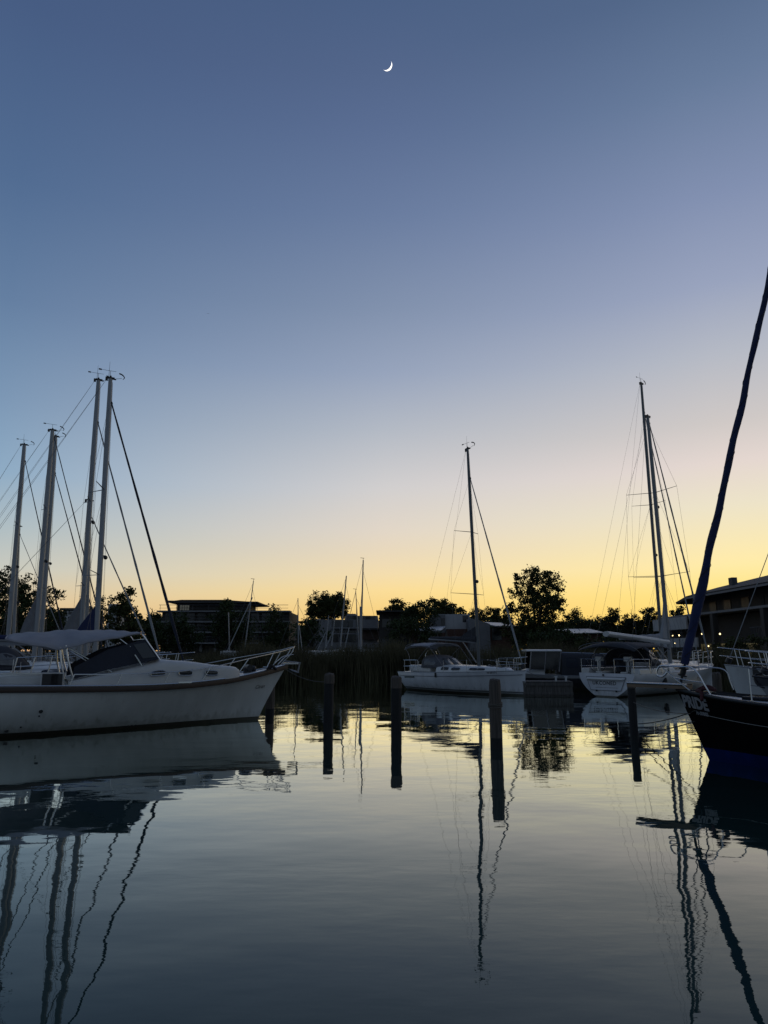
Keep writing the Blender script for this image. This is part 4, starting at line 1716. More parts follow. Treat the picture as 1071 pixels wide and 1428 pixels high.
# rails: near and far side with raked posts, meeting in the pulpit
TIP = A.at(409, 902.5, 0)
for sd in (1, -1):
    tops, feet = [], []
    for (ut, vt, ub, vb) in ((104, 940.5, 95, 956), (170, 940, 161, 957), (237, 937.5, 229, 953), (294, 930.5, 285, 947), (347, 918.5, 339, 940)):
        x, z = A.at(ub, vb, -1.5)
        zz_, yy_ = hA.deck(x)
        feet.append(Vector((x, sd * (yy_ - .07), zz_)))
        x2, z2 = A.at(ut, vt, -(yy_ - .07))
        tops.append(Vector((x2, sd * (yy_ - .07), z2)))
    xf = hA.rake - .35
    zf, yf = hA.deck(xf - .25)
    feet.append(Vector((xf - .25, sd * (yf - .05), zf)))
    tops.append(Vector((xf + .02, sd * .32, TIP[1] - .13)))
    tops.append(Vector((TIP[0] - .02, sd * .14, TIP[1])))
    k = MB()
    k.tube(smooth_path(tops, 6), .0135, 7)
    k.build('hand_rail', STEEL, A.o)
    for a, c in zip(feet, tops):
        k = MB()
        k.tube([a, c], .0125, 6)
        k.tube([a, a + Vector((0, 0, .03))], .03, 8)
        k.build('rail_post', STEEL, A.o)
    k = MB()
    k.tube(smooth_path([tops[-1], (TIP[0] - .12, sd * .14, TIP[1] - .2), (TIP[0] - .42, sd * .12, hA.zb + .02)], 5), .0125, 6)
    k.tube(smooth_path([(TIP[0] - .03, sd * .14, TIP[1] - .22), (TIP[0] - .3, sd * .13, TIP[1] - .30), (TIP[0] - .55, sd * .2, hA.zb + .0)], 5), .0115, 6)
    k.build('pulpit', STEEL, A.o)
k = MB()
k.tube(smooth_path([(TIP[0] - .02, .14, TIP[1]), (TIP[0] + .03, 0, TIP[1] + .005), (TIP[0] - .02, -.14, TIP[1])], 4), .0135, 6)
k.build('pulpit', STEEL, A.o)
# anchor on its roller, windlass, cleats
k = MB()
xr = hA.rake
k.box((xr + .08, 0, hA.zb + .03), (.5, .14, .05))
an = k.build('bow_roller', STEEL, A.o, smooth=False)
k = MB()
k.tube([(xr - .1, 0, hA.zb + .10), (xr + .42, 0, hA.zb + .04)], .025, 6)
k.tube([(xr + .40, 0, hA.zb + .06), (xr + .34, 0, hA.zb - .26)], .03, 6)
k.add([(xr + .34, -.16, hA.zb - .26), (xr + .34, .16, hA.zb - .26), (xr + .12, .10, hA.zb - .20), (xr + .02, 0, hA.zb - .12), (xr + .12, -.10, hA.zb - .20), (xr + .3, 0, hA.zb - .2)],
      [(0, 1, 5), (1, 2, 5), (2, 3, 5), (3, 4, 5), (4, 0, 5), (4, 3, 2, 1, 0)])
k.build('anchor', mat('galvanised steel', (.28, .28, .29), .55, metal=.8), an, smooth=False)
k = MB()
xw = hA.rake - 1.25
zw = hA.deck(xw)[0]
k.tube([(xw, 0, zw), (xw, 0, zw + .12)], .13, 10)
k.tube([(xw, -.22, zw + .16), (xw, .22, zw + .16)], .09, 10)
k.ball((xw + .18, .05, zw + .12), .1, 8, 6)
k.build('windlass', BLACK, A.o)
k = MB()
for dx, r_ in ((-.55, .09), (-.5, .07)):
    k.ball((xw + dx, -.35, zw + .07), r_ * 1.6, 7, 5, .7)
k.tube(smooth_path([(xw + .75, -.30, zw + .14), (xw + .6, -.42, zw + .22), (xw + .5, -.36, zw + .12), (xw + .72, -.24, zw + .18), (xw + .78, -.32, zw + .1)], 4), .035, 6)
k.build('coiled_rope', DARKROPE, A.o)
cleat(A, hA.rake - .6, -1)
cleat(A, hA.rake - .6, 1)
# through-hull outlets
for u, v, r_ in ((57, 992, .045), (54.5, 998.5, .02), (29, 1014, .022), (9, 1019, .045), (178.5, 1012, .02), (184, 1011.6, .02), (189, 1011.2, .02)):
    y = -1.9
    for _ in range(4):
        x, z = A.at(u, v, y)
        y = -hA.y_at(x, z)
    k = MB()
    k.tube([(x, y + .02, z), (x, y - .012, z - .003)], r_, 10)
    k.build('drain_outlet', BLACK, A.o)
NAMEINK = mat('dark lettering', (.05, .05, .05), .5)
yn = -.5
for _ in range(6):
    xn, zn = A.at(355, 960.5, yn)
    yn = -hA.y_at(xn, zn)
text_mesh('Ciran', .15, lambda a, b: (xn + a, -hA.y_at(xn + a, zn + b + a * .06) - .02, zn + b + a * .06), 'hull_name', NAMEINK, A.o, shear=.35)
k = MB()
k.box((A.at(258, 948, -1.7)[0], -1.72, hA.deck(A.at(258, 948, -1.7)[0])[0] + .045), (.34, .05, .04))
k.build('cleat', STEEL, A.o, smooth=False)

# ------------------------------------------------------------------ sailing boats moored behind it
GRP = 'sailing boats moored behind the motor cruiser'
HW = band_mat('white hull with navy boot', [(-1, (.02, .02, .025)), (0.10, (.02, .03, .07)), (0.17, (0.55, 0.56, 0.56))], .32)
HW2 = band_mat('white hull with grey line', [(-1, (.02, .02, .025)), (0.08, (0.56, 0.57, 0.57)), (0.86, (.12, .13, .15)), (0.91, (.56, .57, .57))], .32)


def yacht(label, mastxy, yaw, L, J, beam, fb, ztop, rake, group=None, hullm=None, a=.1, w=.065, spr=(), stay=None, stay_r=.045, stay_mat=None, cover=None, back=True, hood=None, wr=.0052,
          boom_z=2.35, mast_mat=None, radar=False, antenna=True, vane=True, detail=True, light=True, name='sailing_yacht', bow_rake=.55, fin=None, bim=None, bw=.75):
    dx, dy = cos(R(yaw)), sin(R(yaw))
    zs, zm, zb = fb
    fwd = J - bow_rake + .15
    bow = (mastxy[0] + dx * fwd, mastxy[1] + dy * fwd)
    h = Hull(L, beam, zs, zm, zb, bow_rake, sr=.25, transom=.72, full=2.0)
    b = Boat(name, label, 'sailing boat', bow, yaw, h, group)
    hull_parts(b, hullm or HW, WHITE)
    xm = -fwd
    secs = [(xm + 1.7, .35, zm, .06), (xm + 1.4, .62, zm - .02, .24), (xm + .2, .95, zm - .04, .36), (xm - 1.6, 1.08, zm - .06, .44), (xm - 2.6, 1.08, zm - .06, .46)]
    secs = [(x, min(hw, max(.1, h.deck(x)[1] - .32)), h.deck(x)[0] - .05, hh) for x, hw, _, hh in secs]
    cr = coachroof(b, secs)
    zd = secs[2][2] + secs[2][3]
    for sd in (1, -1):
        roof_window(secs, xm - 1.9, xm - .9, .35, .75, sd, cr, round_=.5)
        roof_window(secs, xm - .6, xm + .3, .35, .75, sd, cr, round_=.5)
    if ztop:
      rig(b, xm, zd, ztop, rake, a, w, spr, stay[0] if stay else None, (bow_rake - .15) if stay else None, stay_r, stay_mat, back_x=(-L + .35) if back else None, mast_mat=mast_mat, wr=wr, radar=radar,
        antenna=antenna, vane=vane, light=light)
    if ztop:
      boom(b, xm - a - .03, boom_z, xm - L * .40, boom_z - .02 + .05, None, cover, zdeck=zd)
    if fin:
        k = MB()
        z1 = fin
        k.loft([[(xm - a - .02, -.05, boom_z + .1), (xm - a - .75, -.10, boom_z + .22), (xm - a - .75, .10, boom_z + .22), (xm - a - .02, .05, boom_z + .1)],
                [(xm - a - .02, -.03, z1 * .55 + boom_z * .45), (xm - a - .5, -.06, z1 * .5 + boom_z * .5), (xm - a - .5, .06, z1 * .5 + boom_z * .5), (xm - a - .02, .03, z1 * .55 + boom_z * .45)],
                [(xm - a - .02, -.02, z1), (xm - a - .06, -.02, z1), (xm - a - .06, .02, z1), (xm - a - .02, .02, z1)]])
        k.build('stowed_mainsail', CANVAS_B if cover is CANVAS_B else FINSAIL, b.o)
    if hood:
        sprayhood(b, xm - 2.6 - .9, xm - 2.2, 1.05, zm + .28, .85, hood)
    if bim:
        canopy('bimini', -L + .3, -L + 2.5, 1.25, zm + 1.95, .22, bim, b.o)
        for xx in (-L + .5, -L + 1.4, -L + 2.4):
            hoop([(-L + 1.5, h.deck(-L + 1.5)[1] - .15, zm), ((xx - L + 1.5) / 2, 1.3, zm + 1.2), (xx, 1.2, zm + 1.93), (xx, .6, zm + 2.12)], .0125, STEEL, 'frame_hoop', b.o)
    if detail:
        pulpit(b, bow_rake - 1.5)
        pushpit(b, -L + .1, -L + 1.5)
        lifelines(b, [bow_rake - 1.6, xm + 1.2, xm - .8, xm - 2.6, -L + 1.6])
    return b


def B_at(u, y):
    return (X_at(u, y) * 1.0, y)


def mast_xy(u, v, y):
    P = Y(u, v, y)
    return (P.x, P.y)


yacht('white boat with dark sprayhood and grey sunshade close behind the motor cruiser', (-14.2, 22.2), 28, 9.6, 3.6, 3.1, (1.0, 1.0, 1.25), None, .3, GRP, HW2,
      hood=CANVAS_N, bim=CANVAS_G, cover=CANVAS_G)
yacht('tall masted yacht nearest behind the cruiser, navy furled forestay, rightmost of the left masts', mast_xy(135, 890, 27), 30, 9.8, 3.45, 3.1, (1.05, 1.05, 1.3), 13.15, .30, GRP, HW, a=.105, w=.07,
      spr=((4.95, 1.15, .5), (8.4, 1.1, .45)), stay=(12.05, 0), stay_r=.07, stay_mat=SAILBLUE, cover=CANVAS_B, fin=3.7, hood=CANVAS_D, light=.36)
yacht('tall masted yacht second in the left row, twin mast of the rightmost, grey furled forestay', mast_xy(113, 890, 31), 30, 10.4, 3.6, 3.2, (1.05, 1.05, 1.3), 14.75, .22, GRP, HW2, a=.115, w=.075,
      spr=((4.9, 1.0, .25), (8.8, .8, .2)), stay=(12.6, 0), stay_r=.06, stay_mat=SAIL, cover=SAIL, fin=4.3, light=.48, antenna=True)
yacht('yacht third in the left row, mast half hidden by the second, grey furled forestay', mast_xy(122.5, 890, 34.6), 30, 10.0, 3.4, 3.0, (1.05, 1.05, 1.3), 9.6, .50, GRP, HW, a=.11, w=.075,
      spr=((4.7, 1.0, .25),), stay=(8.8, 0), stay_r=.05, stay_mat=SAIL, cover=CANVAS_G, light=.33, antenna=False, vane=False)
yacht('thick masted yacht fourth in the left row with furled grey mainsail', mast_xy(50.5, 890, 36.5), 30, 10.2, 3.8, 3.1, (1.05, 1.05, 1.3), 14.05, .22, GRP, HW2, a=.13, w=.09,
      spr=((5.2, 1.0, .25), (9.6, .8, .2)), stay=(13.6, 0), stay_r=.045, stay_mat=SAILBLUE, cover=SAIL, fin=4.8, antenna=False)
yacht('yacht fifth in the left row, mast close beside the fourth', mast_xy(58.5, 890, 40.5), 30, 9.8, 3.6, 3.1, (1.05, 1.05, 1.3), 14.95, .34, GRP, HW, a=.125, w=.085,
      spr=((5.6, 1.0, .25), (10, .8, .2)), stay=(12.6, 0), stay_r=.05, stay_mat=SAILBLUE, cover=CANVAS_D, antenna=False, back=False)
yacht('yacht sixth in the left row, shorter mast nearest the left edge', mast_xy(12, 890, 43.5), 30, 9.8, 3.6, 3.1, (1.05, 1.05, 1.3), 15.35, .30, GRP, HW2, a=.14, w=.09,
      spr=((5.6, 1.0, .25), (10, .8, .2)), stay=(14.2, 0), stay_r=.05, stay_mat=SAILBLUE, cover=SAIL)
yacht('farthest yacht of the left row, slim mast beside the sixth', mast_xy(21, 890, 46.5), 30, 9.6, 3.6, 3.0, (1.05, 1.05, 1.3), 10.4, .5, GRP, HW, a=.11, w=.08,
      spr=((5.6, 1.0, .25),), stay=(9.8, 0), stay_r=.035, stay_mat=SAIL, cover=CANVAS_G, antenna=False, vane=False, back=False)

# ------------------------------------------------------------------ the middle white yacht
HC = band_mat('pale hull with dark waterline and blue line', [(-1, (.015, .015, .018)), (0.07, (.30, .31, .32)), (0.115, (.03, .035, .05)), (0.17, (0.60, 0.61, 0.63))], .3)
hC = Hull(7.4, 2.9, .90, .95, 1.2, .12, sr=-.45, transom=.80, full=2.1, tm=.4, draft=.4, vee=1.1)
C_ = Boat('sailing_yacht', 'white yacht with grey bimini and sprayhood moored in the middle before the reeds', 'sailing boat', (6.38, 31.9), -53, hC)
xt, zt = C_.at(732.5, 935.5, 0)
hC.rake, hC.zb = max(.08, xt), zt
hull_parts(C_, HC, WHITE)
xm = C_.at(668, 925, 0)[0]
secsC = [(xm + 2.2, .30, 0, .05), (xm + 1.9, .55, 0, .22), (xm + .6, .84, 0, .33), (xm - 1.0, .96, 0, .40), (xm - 2.1, .98, 0, .44)]
secsC = [(x, min(hw, hC.deck(x)[1] - .3), hC.deck(x)[0] - .05, hh) for x, hw, _, hh in secsC]
cr = coachroof(C_, secsC)
for sd in (1, -1):
    for xa, xb_ in ((xm + .15, xm + 1.0), (xm - 1.0, xm - .45), (xm - 1.75, xm - 1.2)):
        roof_window(secsC, xa, xb_, .40, .74, sd, cr, round_=.4)
for x, y in ((xm + .9, 0), (xm + 1.5, 0)):
    k = MB()
    s_ = sec_at(secsC, x)
    k.box((x, y, s_[1] + s_[2] + .01), (.42, .42, .05))
    k.build('deck_hatch', GLASS, cr, bevel=.01)
zdC = secsC[2][2] + secsC[2][3]
ztC = C_.at(657, 626, 0)[1]
rig(C_, xm, zdC, 12.4, .42, .095, .065, ((4.78, 1.15, .55), (7.95, .85, .42)), 10.75, hC.rake - .12, .05, SAIL, back_x=-7.0, wr=.005, light=.37, mast_mat=ALUDARK)
# striped dark hull line under the rail
k = MB()
for sd in (1, -1):
    k.tube(hC.edge(0.02, .985, -.17, -.006, sd, 30), .012, 5)
k.build('cove_stripe', mat('navy stripe', (.03, .04, .08), .4), C_.o)
boom(C_, xm - .14, 2.42, xm - 3.7, 2.62, None, CANVAS_D, r=.06, cover_h=.22, cover_w=.11, zdeck=zdC)
k = MB()
k.loft([[(xm - .12, -.06, 2.4), (xm - 1.3, -.12, 2.6), (xm - 1.3, .12, 2.6), (xm - .12, .06, 2.4)], [(xm - .12, -.04, 3.2), (xm - .9, -.07, 2.86), (xm - .9, .07, 2.86), (xm - .12, .04, 3.2)]])
k.build('sail_bag', CANVAS_D, C_.o)
zc = hC.zm
sprayhood(C_, xm - 3.25, xm - 1.65, .95, zc + .20, .66, mat('mid grey canvas', (.09, .09, .10), .85))
xb0, xb1 = -7.35, -5.35
canopy('bimini', xb0, xb1, 1.1, zc + 1.30, .16, CANVAS_G, C_.o, droop=(.20, .04))
for xx in (xb0 + .08, xb1 - .05):
    hoop([(-6.6, hC.deck(-6.6)[1] - .1, zc), ((xx - 6.6) / 2, 1.10, zc + .8), (xx, 1.07, zc + 1.24), (xx, .6, zc + 1.42)], .011, TUBE, 'frame_hoop', C_.o)
k = MB()
for sd in (1, -1):
    k.tube([(xb1, sd * 1.06, zc + 1.27), (-4.2, sd * 1.05, zc + .15)], .010, 6)
k.build('bimini_strut', TUBE, C_.o)
pulpit(C_, -1.05, rise=.60, fwd=.02)
pushpit(C_, -7.35, -6.0)
lifelines(C_, [-1.15, -2.6, -4.0, -5.9])
k = MB()
k.box((-6.4, 0, zc + .16), (1.7, 1.7, .34))
k.build('cockpit_coaming', WHITE, C_.o, bevel=.06)
k = MB()
k.tube([(-6.5, 0, zc + .2), (-6.5, 0, zc + .75)], .06, 8)
k.tube([(-6.42, .42 * cos(t), zc + .72 + .42 * sin(t)) for t in np.arange(0, 6.28, .35)], .014, 5, closed=True)
k.build('steering_wheel', STEEL, C_.o)
k = MB()
z, y = hC.deck(-4.45)
for sd in (1, -1):
    k.tube([(-4.45, sd * (y + .01), z + .0), (-4.45, sd * (y + .02), z - .22)], .05, 8)
k.build('fender_hook', BLACK, C_.o)
INK = mat('black hull lettering', (.015, .015, .018), .5)
text_mesh('H-20171', .13, lambda a, b: (-1.55 + a, -hC.y_at(-1.55 + a, .96 + b + a * .03) - .006, .96 + b + a * .03), 'hull_number', INK, C_.o, bold=.003)
for sd in (-1, 1):
    k = MB()
    for i in range(12):
        x = -7.1 + i * .08
    pts = [(-7.15, .62), (-6.2, .64), (-6.2, .73), (-7.15, .70)]
    k.add([(x, sd * (hC.y_at(x, z) + .008), z) for x, z in pts], [(0, 1, 2, 3)])
    k.build('hull_window', GLASS, C_.o, smooth=False, solid=.004)
fender(C_, -.7, 1, .35)
k = MB()
k.box((-1.1, hC.deck(-1.1)[1] * .3, hC.deck(-1.1)[0] + .02), (.6, .2, .05))
k.build('anchor_locker', WHITE, C_.o, bevel=.01)

# ------------------------------------------------------------------ small pier and the dark cabin cruiser behind it
pier = empty('wooden_pier', (7.42, 31.9, 0), R(-4), 'short grey wooden pier between the middle yacht and the lettered yacht', 'pier')
k = MB()
for i in range(15):
    k.box((-1.06 + i * .150, .55, .62), (.137, 1.3, .05))
k.build('deck_boards', PLANK, pier, smooth=False)
k = MB()
for i in range(13):
    k.box((-1.02 + i * .170, -.07, .22), (.158, .045, .68 + .03 * sin(i * 2.2)))
k.build('front_boards', PLANK, pier, smooth=False)
k = MB()
k.box((0, -.12, .52), (2.22, .06, .12))
k.box((0, -.12, .12), (2.22, .05, .10))
k.build('beam', PLANK, pier, smooth=False)
for x in (-.95, 0, .95):
    k = MB()
    k.tube([(x, .5, -.8), (x, .5, .58)], .11, 8)
    k.build('pile', PILEDARK, pier)
for x in (.40, .85):
    k = MB()
    k.tube([(x, .1, .64), (x, .1, .86)], .045, 8)
    k.tube([(x - .07, .1, .84), (x + .07, .1, .84)], .03, 8)
    k.build('bollard', OFFWHITE, pier)

hD = Hull(6.6, 2.4, .72, .74, .95, .5, sr=.05, transom=.9, full=2.2)
HD = band_mat('dark hull with pale rail', [(-1, (.01, .01, .01)), (.1, (.03, .03, .034)), (.62, (.32, .32, .32))], .4)
D_ = Boat('cabin_cruiser', 'small cabin cruiser under a black canvas cover behind the wooden pier', 'motor boat', (6.0, 37.4), 176, hD)
hull_parts(D_, HD, OFFWHITE)
secs = [(-.9, .5, .72, .12), (-1.6, .8, .7, .38), (-2.4, .95, .68, .42)]
coachroof(D_, secs, OFFWHITE)
k = MB()
for i, x in enumerate((-.15 - 2.0, -3.2)):
    pass
# wheelhouse: pale roof on posts, then the black canvas
k = MB()
k.loft([superarch(x, 1.08, 1.98, .10, 3, 11) for x in (-1.5, -2.4, -3.3)], closed=False)
k.build('wheelhouse_roof', OFFWHITE, D_.o)
for x, y in ((-1.75, .98), (-1.75, -.98), (-2.5, 1.0), (-2.5, -1.0), (-3.25, 1.0), (-3.25, -1.0)):
    k = MB()
    k.tube([(x + .12, y, .95), (x, y, 2.0)], .035, 6)
    k.build('roof_post', TUBE, D_.o)
for sd in (1, -1):
    for xa, xb_ in ((-1.72, -2.46), (-2.54, -3.2)):
        k = MB()
        k.add([(xa + .1, sd * .99, 1.05), (xb_ + .1, sd * 1.0, 1.05), (xb_, sd * .99, 1.96), (xa, sd * .98, 1.96)], [(0, 1, 2, 3)])
        k.build('cabin_window', GLASS, D_.o, smooth=False, solid=.01)
k = MB()
k.loft([superarch(x, 1.06, .7, h, 4.5, 15) for x, h in ((-3.28, 1.24), (-4.3, 1.22), (-5.4, 1.18), (-6.45, 1.10), (-6.55, .9))], closed=False, caps=True)
cv = k.build('cockpit_canvas', CANVAS_D, D_.o, angle=50)
for sd in (1, -1):
    for xa, xb_ in ((-3.5, -4.1), (-4.5, -5.9)):
        roof_window([(-3.28, 1.06, .7, 1.24), (-6.45, 1.06, .7, 1.10)], xb_, xa, .35, .80, sd, cv, 4.5, CANVAS_N, None, .012, name='canvas_window', round_=.35)
k = MB()
for sd in (1, -1):
    k.tube([(x, sd * 1.07, 1.92 - (x + 3.3) * -.03) for x in (-3.3, -4.4, -5.5, -6.4)], .02, 5)
k.build('canvas_rail', STEEL, D_.o)
pulpit(D_, -1.2, rise=.55, fwd=-.1)

# ------------------------------------------------------------------ the lettered yacht (stern towards us) and the one behind it
HE = band_mat('white hull with grey boot line', [(-1, (.012, .012, .014)), (0.05, (0.58, 0.60, 0.63))], .3)
hE = Hull(10.6, 3.45, 1.02, 1.05, 1.35, .15, sr=.10, transom=.80, full=2.1, draft=.16, bilge=1.75, vee=1.1, wsection=.72)
yawE = 41
SE = Vector((9.85, 31.3, 0))
bowE = SE + Vector((cos(R(yawE)), sin(R(yawE)), 0)) * 10.6
E_ = Boat('sailing_yacht', 'white yacht seen from its lettered stern with dark bimini and thick white boom', 'sailing boat', bowE, yawE, hE)
hull_parts(E_, HE, WHITE, t0=.2)
# the stern lifts clear of the water: transom skin with a fold-down platform
xsE = lambda z: hE.xs(z) - .012
k = MB()
k.add([(xsE(.28) - .012, .74, .28), (xsE(.28) - .012, -.74, .28), (xsE(.88) - .012, -.98, .86), (xsE(.88) - .012, .98, .86)], [(0, 1, 2, 3)])
tr = k.build('stern_platform', mat('white stern panel', (.50, .52, .55), .35, var=.05), E_.o, smooth=False, solid=.02)
k = MB()
for a, c in (((.74, .28), (-.74, .28)), ((-.74, .28), (-.98, .86)), ((-.98, .86), (.98, .86)), ((.98, .86), (.74, .28))):
    k.tube([(xsE(a[1]) - .022, a[0], a[1]), (xsE(c[1]) - .022, c[0], c[1])], .009, 4)
k.tube([(xsE(.4) - .024, -.6, .4), (xsE(.4) - .024, .5, .4)], .006, 4)
k.build('panel_seam', mat('dark seam', (.05, .05, .06), .6), tr)
for y, z in ((.45, .26), (-.52, .26), (.12, .94)):
    k = MB()
    k.box((xsE(z) - .02, y, z), (.04, .07, .08))
    k.build('hinge', BLACK, tr, smooth=False)
text_mesh('UKCONED', .225, lambda a, b: (xsE(.52 + b) - .028, .66 - a, .52 + b), 'stern_name', INK, tr, bold=.005, spacing=1.12)
zc = 1.02
k = MB()
for sd in (1, -1):
    k.box((-8.9, sd * 1.25, zc + .08), (2.6, .42, .26))
    k.box((-9.3, sd * .62, zc + .02), (1.6, .34, .08))
k.box((-9.4, 0, zc - .25), (2.6, 1.8, .1))
k.build('cockpit_seat', WHITE, E_.o, bevel=.05)
for sd in (1, -1):
    k = MB()
    k.tube([(-9.9, sd * .72, zc - .2), (-9.85, sd * .72, zc + .62)], .07, 8)
    k.box((-9.8, sd * .72, zc + .62), (.22, .3, .2))
    ped = k.build('steering_pedestal', OFFWHITE, E_.o)
    k = MB()
    k.tube([(-9.98, sd * .72 + .43 * cos(t), zc + .45 + .43 * sin(t)) for t in np.arange(0, 6.28, .3)], .014, 5, closed=True)
    for t in (0.3, 2.4, 4.5):
        k.tube([(-9.98, sd * .72, zc + .45), (-9.98, sd * .72 + .43 * cos(t), zc + .45 + .43 * sin(t))], .009, 4)
    k.build('steering_wheel', BLACK, ped)
k = MB()
k.box((-9.0, 0, zc + .28), (1.0, .16, .5))
k.box((-9.0, 0, zc + .55), (1.1, .62, .05))
k.build('cockpit_table', CANVAS_D, E_.o, bevel=.02)
pushpit(E_, -10.5, -9.3, rise=.62)
xmE = E_.at(935, 925, 0)[0]
secsE = [(xmE + 3.0, .30, 0, .05), (xmE + 2.5, .7, 0, .2), (xmE + .6, 1.02, 0, .32), (xmE - 1.6, 1.18, 0, .42), (xmE - 2.5, 1.2, 0, .46)]
secsE = [(x, min(hw, hE.deck(x)[1] - .3), hE.deck(x)[0] - .05, hh) for x, hw, _, hh in secsE]
crE = coachroof(E_, secsE)
for sd in (1, -1):
    for xa, xb_ in ((xmE - .2, xmE + 1.2), (xmE - 2.0, xmE - .6)):
        roof_window(secsE, xa, xb_, .35, .76, sd, crE, round_=.4)
zdE = secsE[2][2] + secsE[2][3]
zmE = E_.at(902, 582, 0)[1]
rig(E_, xmE, zdE, 14.4, .30, .135, .09, ((5.8, 1.65, .45), (10.2, 1.4, .4)), 14.0, hE.rake - .15, .06, SAIL, back_x=-10.2, wr=.0055, light=.62, stay_z0=1.45, antenna=False, vane=False, mast_mat=mat('grey painted mast', (.17, .18, .19), .45, metal=.2))
xg, zg = E_.at(928, 895, 0)
xe, ze = E_.at(845, 884, 0)
boom(E_, xmE - .16, zg, xe, ze, None, None, r=.17, zdeck=zdE, mat_=OFFWHITE)
k = MB()
k.loft([[(xmE - .17, -.05, zg + .15), (xmE - .75, -.10, zg + .18), (xmE - .75, .10, zg + .18), (xmE - .17, .05, zg + .15)],
        [(xmE - .17, -.03, zg + 1.3), (xmE - .42, -.05, zg + 1.1), (xmE - .42, .05, zg + 1.1), (xmE - .17, .03, zg + 1.3)], [(xmE - .15, -.02, zg + 2.2), (xmE - .2, -.02, zg + 2.1), (xmE - .2, .02, zg + 2.1), (xmE - .15, .02, zg + 2.2)]])
k.build('furled_mainsail', SAIL, E_.o)
xb0 = -10.3
canopy('bimini', xb0 - .2, xb0 + 3.0, 1.45, zc + 1.14, .24, CANVAS_D, E_.o, droop=(.20, .10))
for xx in (xb0 - .1, xb0 + 1.4, xb0 + 2.9):
    hoop([(-9.2, hE.deck(-9.2)[1] - .1, zc), ((xx - 9.2) / 2, 1.45, zc + .7), (xx, 1.40, zc + 1.10), (xx, .7, zc + 1.33)], .0115, TUBE, 'frame_hoop', E_.o)
# open sprayhood: a dark frame with clear panels
xs0 = xmE - 4.2
secsH = [(xs0, 1.18, zc + .3, .80), (xs0 + .5, 1.16, zc + .3, .79), (xs0 + .9, 1.1, zc + .3, .66), (xs0 + 1.5, 1.0, zc + .3, .15)]
k = MB()
k.loft([superarch(x, w, z, h, 2.6, 17) for x, w, z, h in secsH], closed=False, caps=False)
hd = k.build('sprayhood', CANVAS_D, E_.o, solid=.015, angle=60)
for sd in (1, -1):
    roof_window(secsH, xs0 + .2, xs0 + 1.0, .15, .72, sd, hd, 2.6, VINYL, None, .02, name='hood_window', round_=.5)
lifelines(E_, [-1.4, -3.0, -4.8, -6.6, -8.4])
pulpit(E_, -1.3, rise=.62, fwd=.05)
for sd in (-1, 1):
    k = MB()
    pts = [(-6.4, .62), (-4.6, .66), (-4.7, .76), (-6.4, .73)]
    k.add([(x, sd * (hE.y_at(x, z) + .008), z) for x, z in pts], [(0, 1, 2, 3)])
    k.build('hull_window', GLASS, E_.o, smooth=False, solid=.004)
fender(E_, -8.2, -1, .3)

mF = Y(922, 890, 41.5)
F_ = yacht('taller masted white yacht moored behind the lettered yacht', (mF.x, mF.y), 41, 11.6, 4.6, 3.6, (1.15, 1.15, 1.4), 18.9, -.04, 'yachts at the right berth', HW2, a=.125, w=.085,
           spr=((6.4, 1.3, .35), (10.9, 1.1, .3)), stay=(16.9, 0), stay_r=.055, stay_mat=SAIL, cover=CANVAS_G, boom_z=2.62, mast_mat=ALUDARK, light=.36, hood=CANVAS_D)

# more yachts beyond the black bow
h_ = Hull(9.4, 3.1, 1.1, 1.15, 1.5, .5, sr=.2, transom=.75)
P = Y(1004, 926, 25.5)
GH = Boat('sailing_yacht', 'pale yacht whose bow shows behind the rail of the black boat', 'sailing boat', (P.x + .45, P.y - .45), 132, h_, 'yachts at the right berth')
hull_parts(GH, HW, WHITE)
coachroof(GH, [(-2.0, .4, 1.15, .1), (-2.6, .8, 1.1, .3), (-6.2, 1.0, 1.05, .45)])
pulpit(GH, -1.1, rise=.6, fwd=.1)
lifelines(GH, [-1.2, -3, -5, -7])
rig(GH, -3.9, 1.45, 12.4, .3, .1, .065, ((5, .9, .2), (8.8, .7, .2)), 11.2, .35, .016, SAIL, wr=.0055)
k = MB()
k.box((-.9, .45, 1.3), (.5, .3, .36))
k.build('anchor_winch', BLACK, GH.o, bevel=.04)

h_ = Hull(9.0, 3.0, 1.1, 1.12, 1.32, .85, sr=.2, transom=.75)
P = Y(1046, 947, 19.0)
GG = Boat('sailing_yacht', 'grey hulled yacht bow with a twin rail pulpit at the right edge', 'sailing boat', (P.x + .60, P.y - .70), 130, h_, 'yachts at the right berth')
hull_parts(GG, band_mat('pale grey hull with dark sheer', [(-1, (.02, .02, .02)), (.1, (.24, .25, .27)), (1.08, (.05, .05, .06))], .35), WHITE, rail_r=.03, rail_mat=BLACK)
coachroof(GG, [(-2.2, .4, 1.12, .1), (-2.8, .8, 1.08, .3), (-6.2, 1.0, 1.05, .45)])
pulpit(GG, -.7, rise=.66, fwd=.05, r=.0135)
lifelines(GG, [-.9, -2.8, -4.8, -6.8])
rig(GG, -3.6, 1.42, 11.5, .3, .1, .065, ((4.6, .9, .2), (8.2, .7, .2)), 10.4, .55, .05, SAIL, wr=.0055)
k = MB()
k.tube(smooth_path([(.6, 0, 1.42), (.8, 0, 1.34), (.72, .05, 1.1), (.45, 0, 1.02)], 4), .03, 6)
k.tube(smooth_path([(-.2, .25, 1.4), (0, .1, 1.52), (.2, .2, 1.42), (0, .3, 1.46), (-.2, .1, 1.42)], 4), .03, 6)
k.build('anchor', BLACK, GG.o)

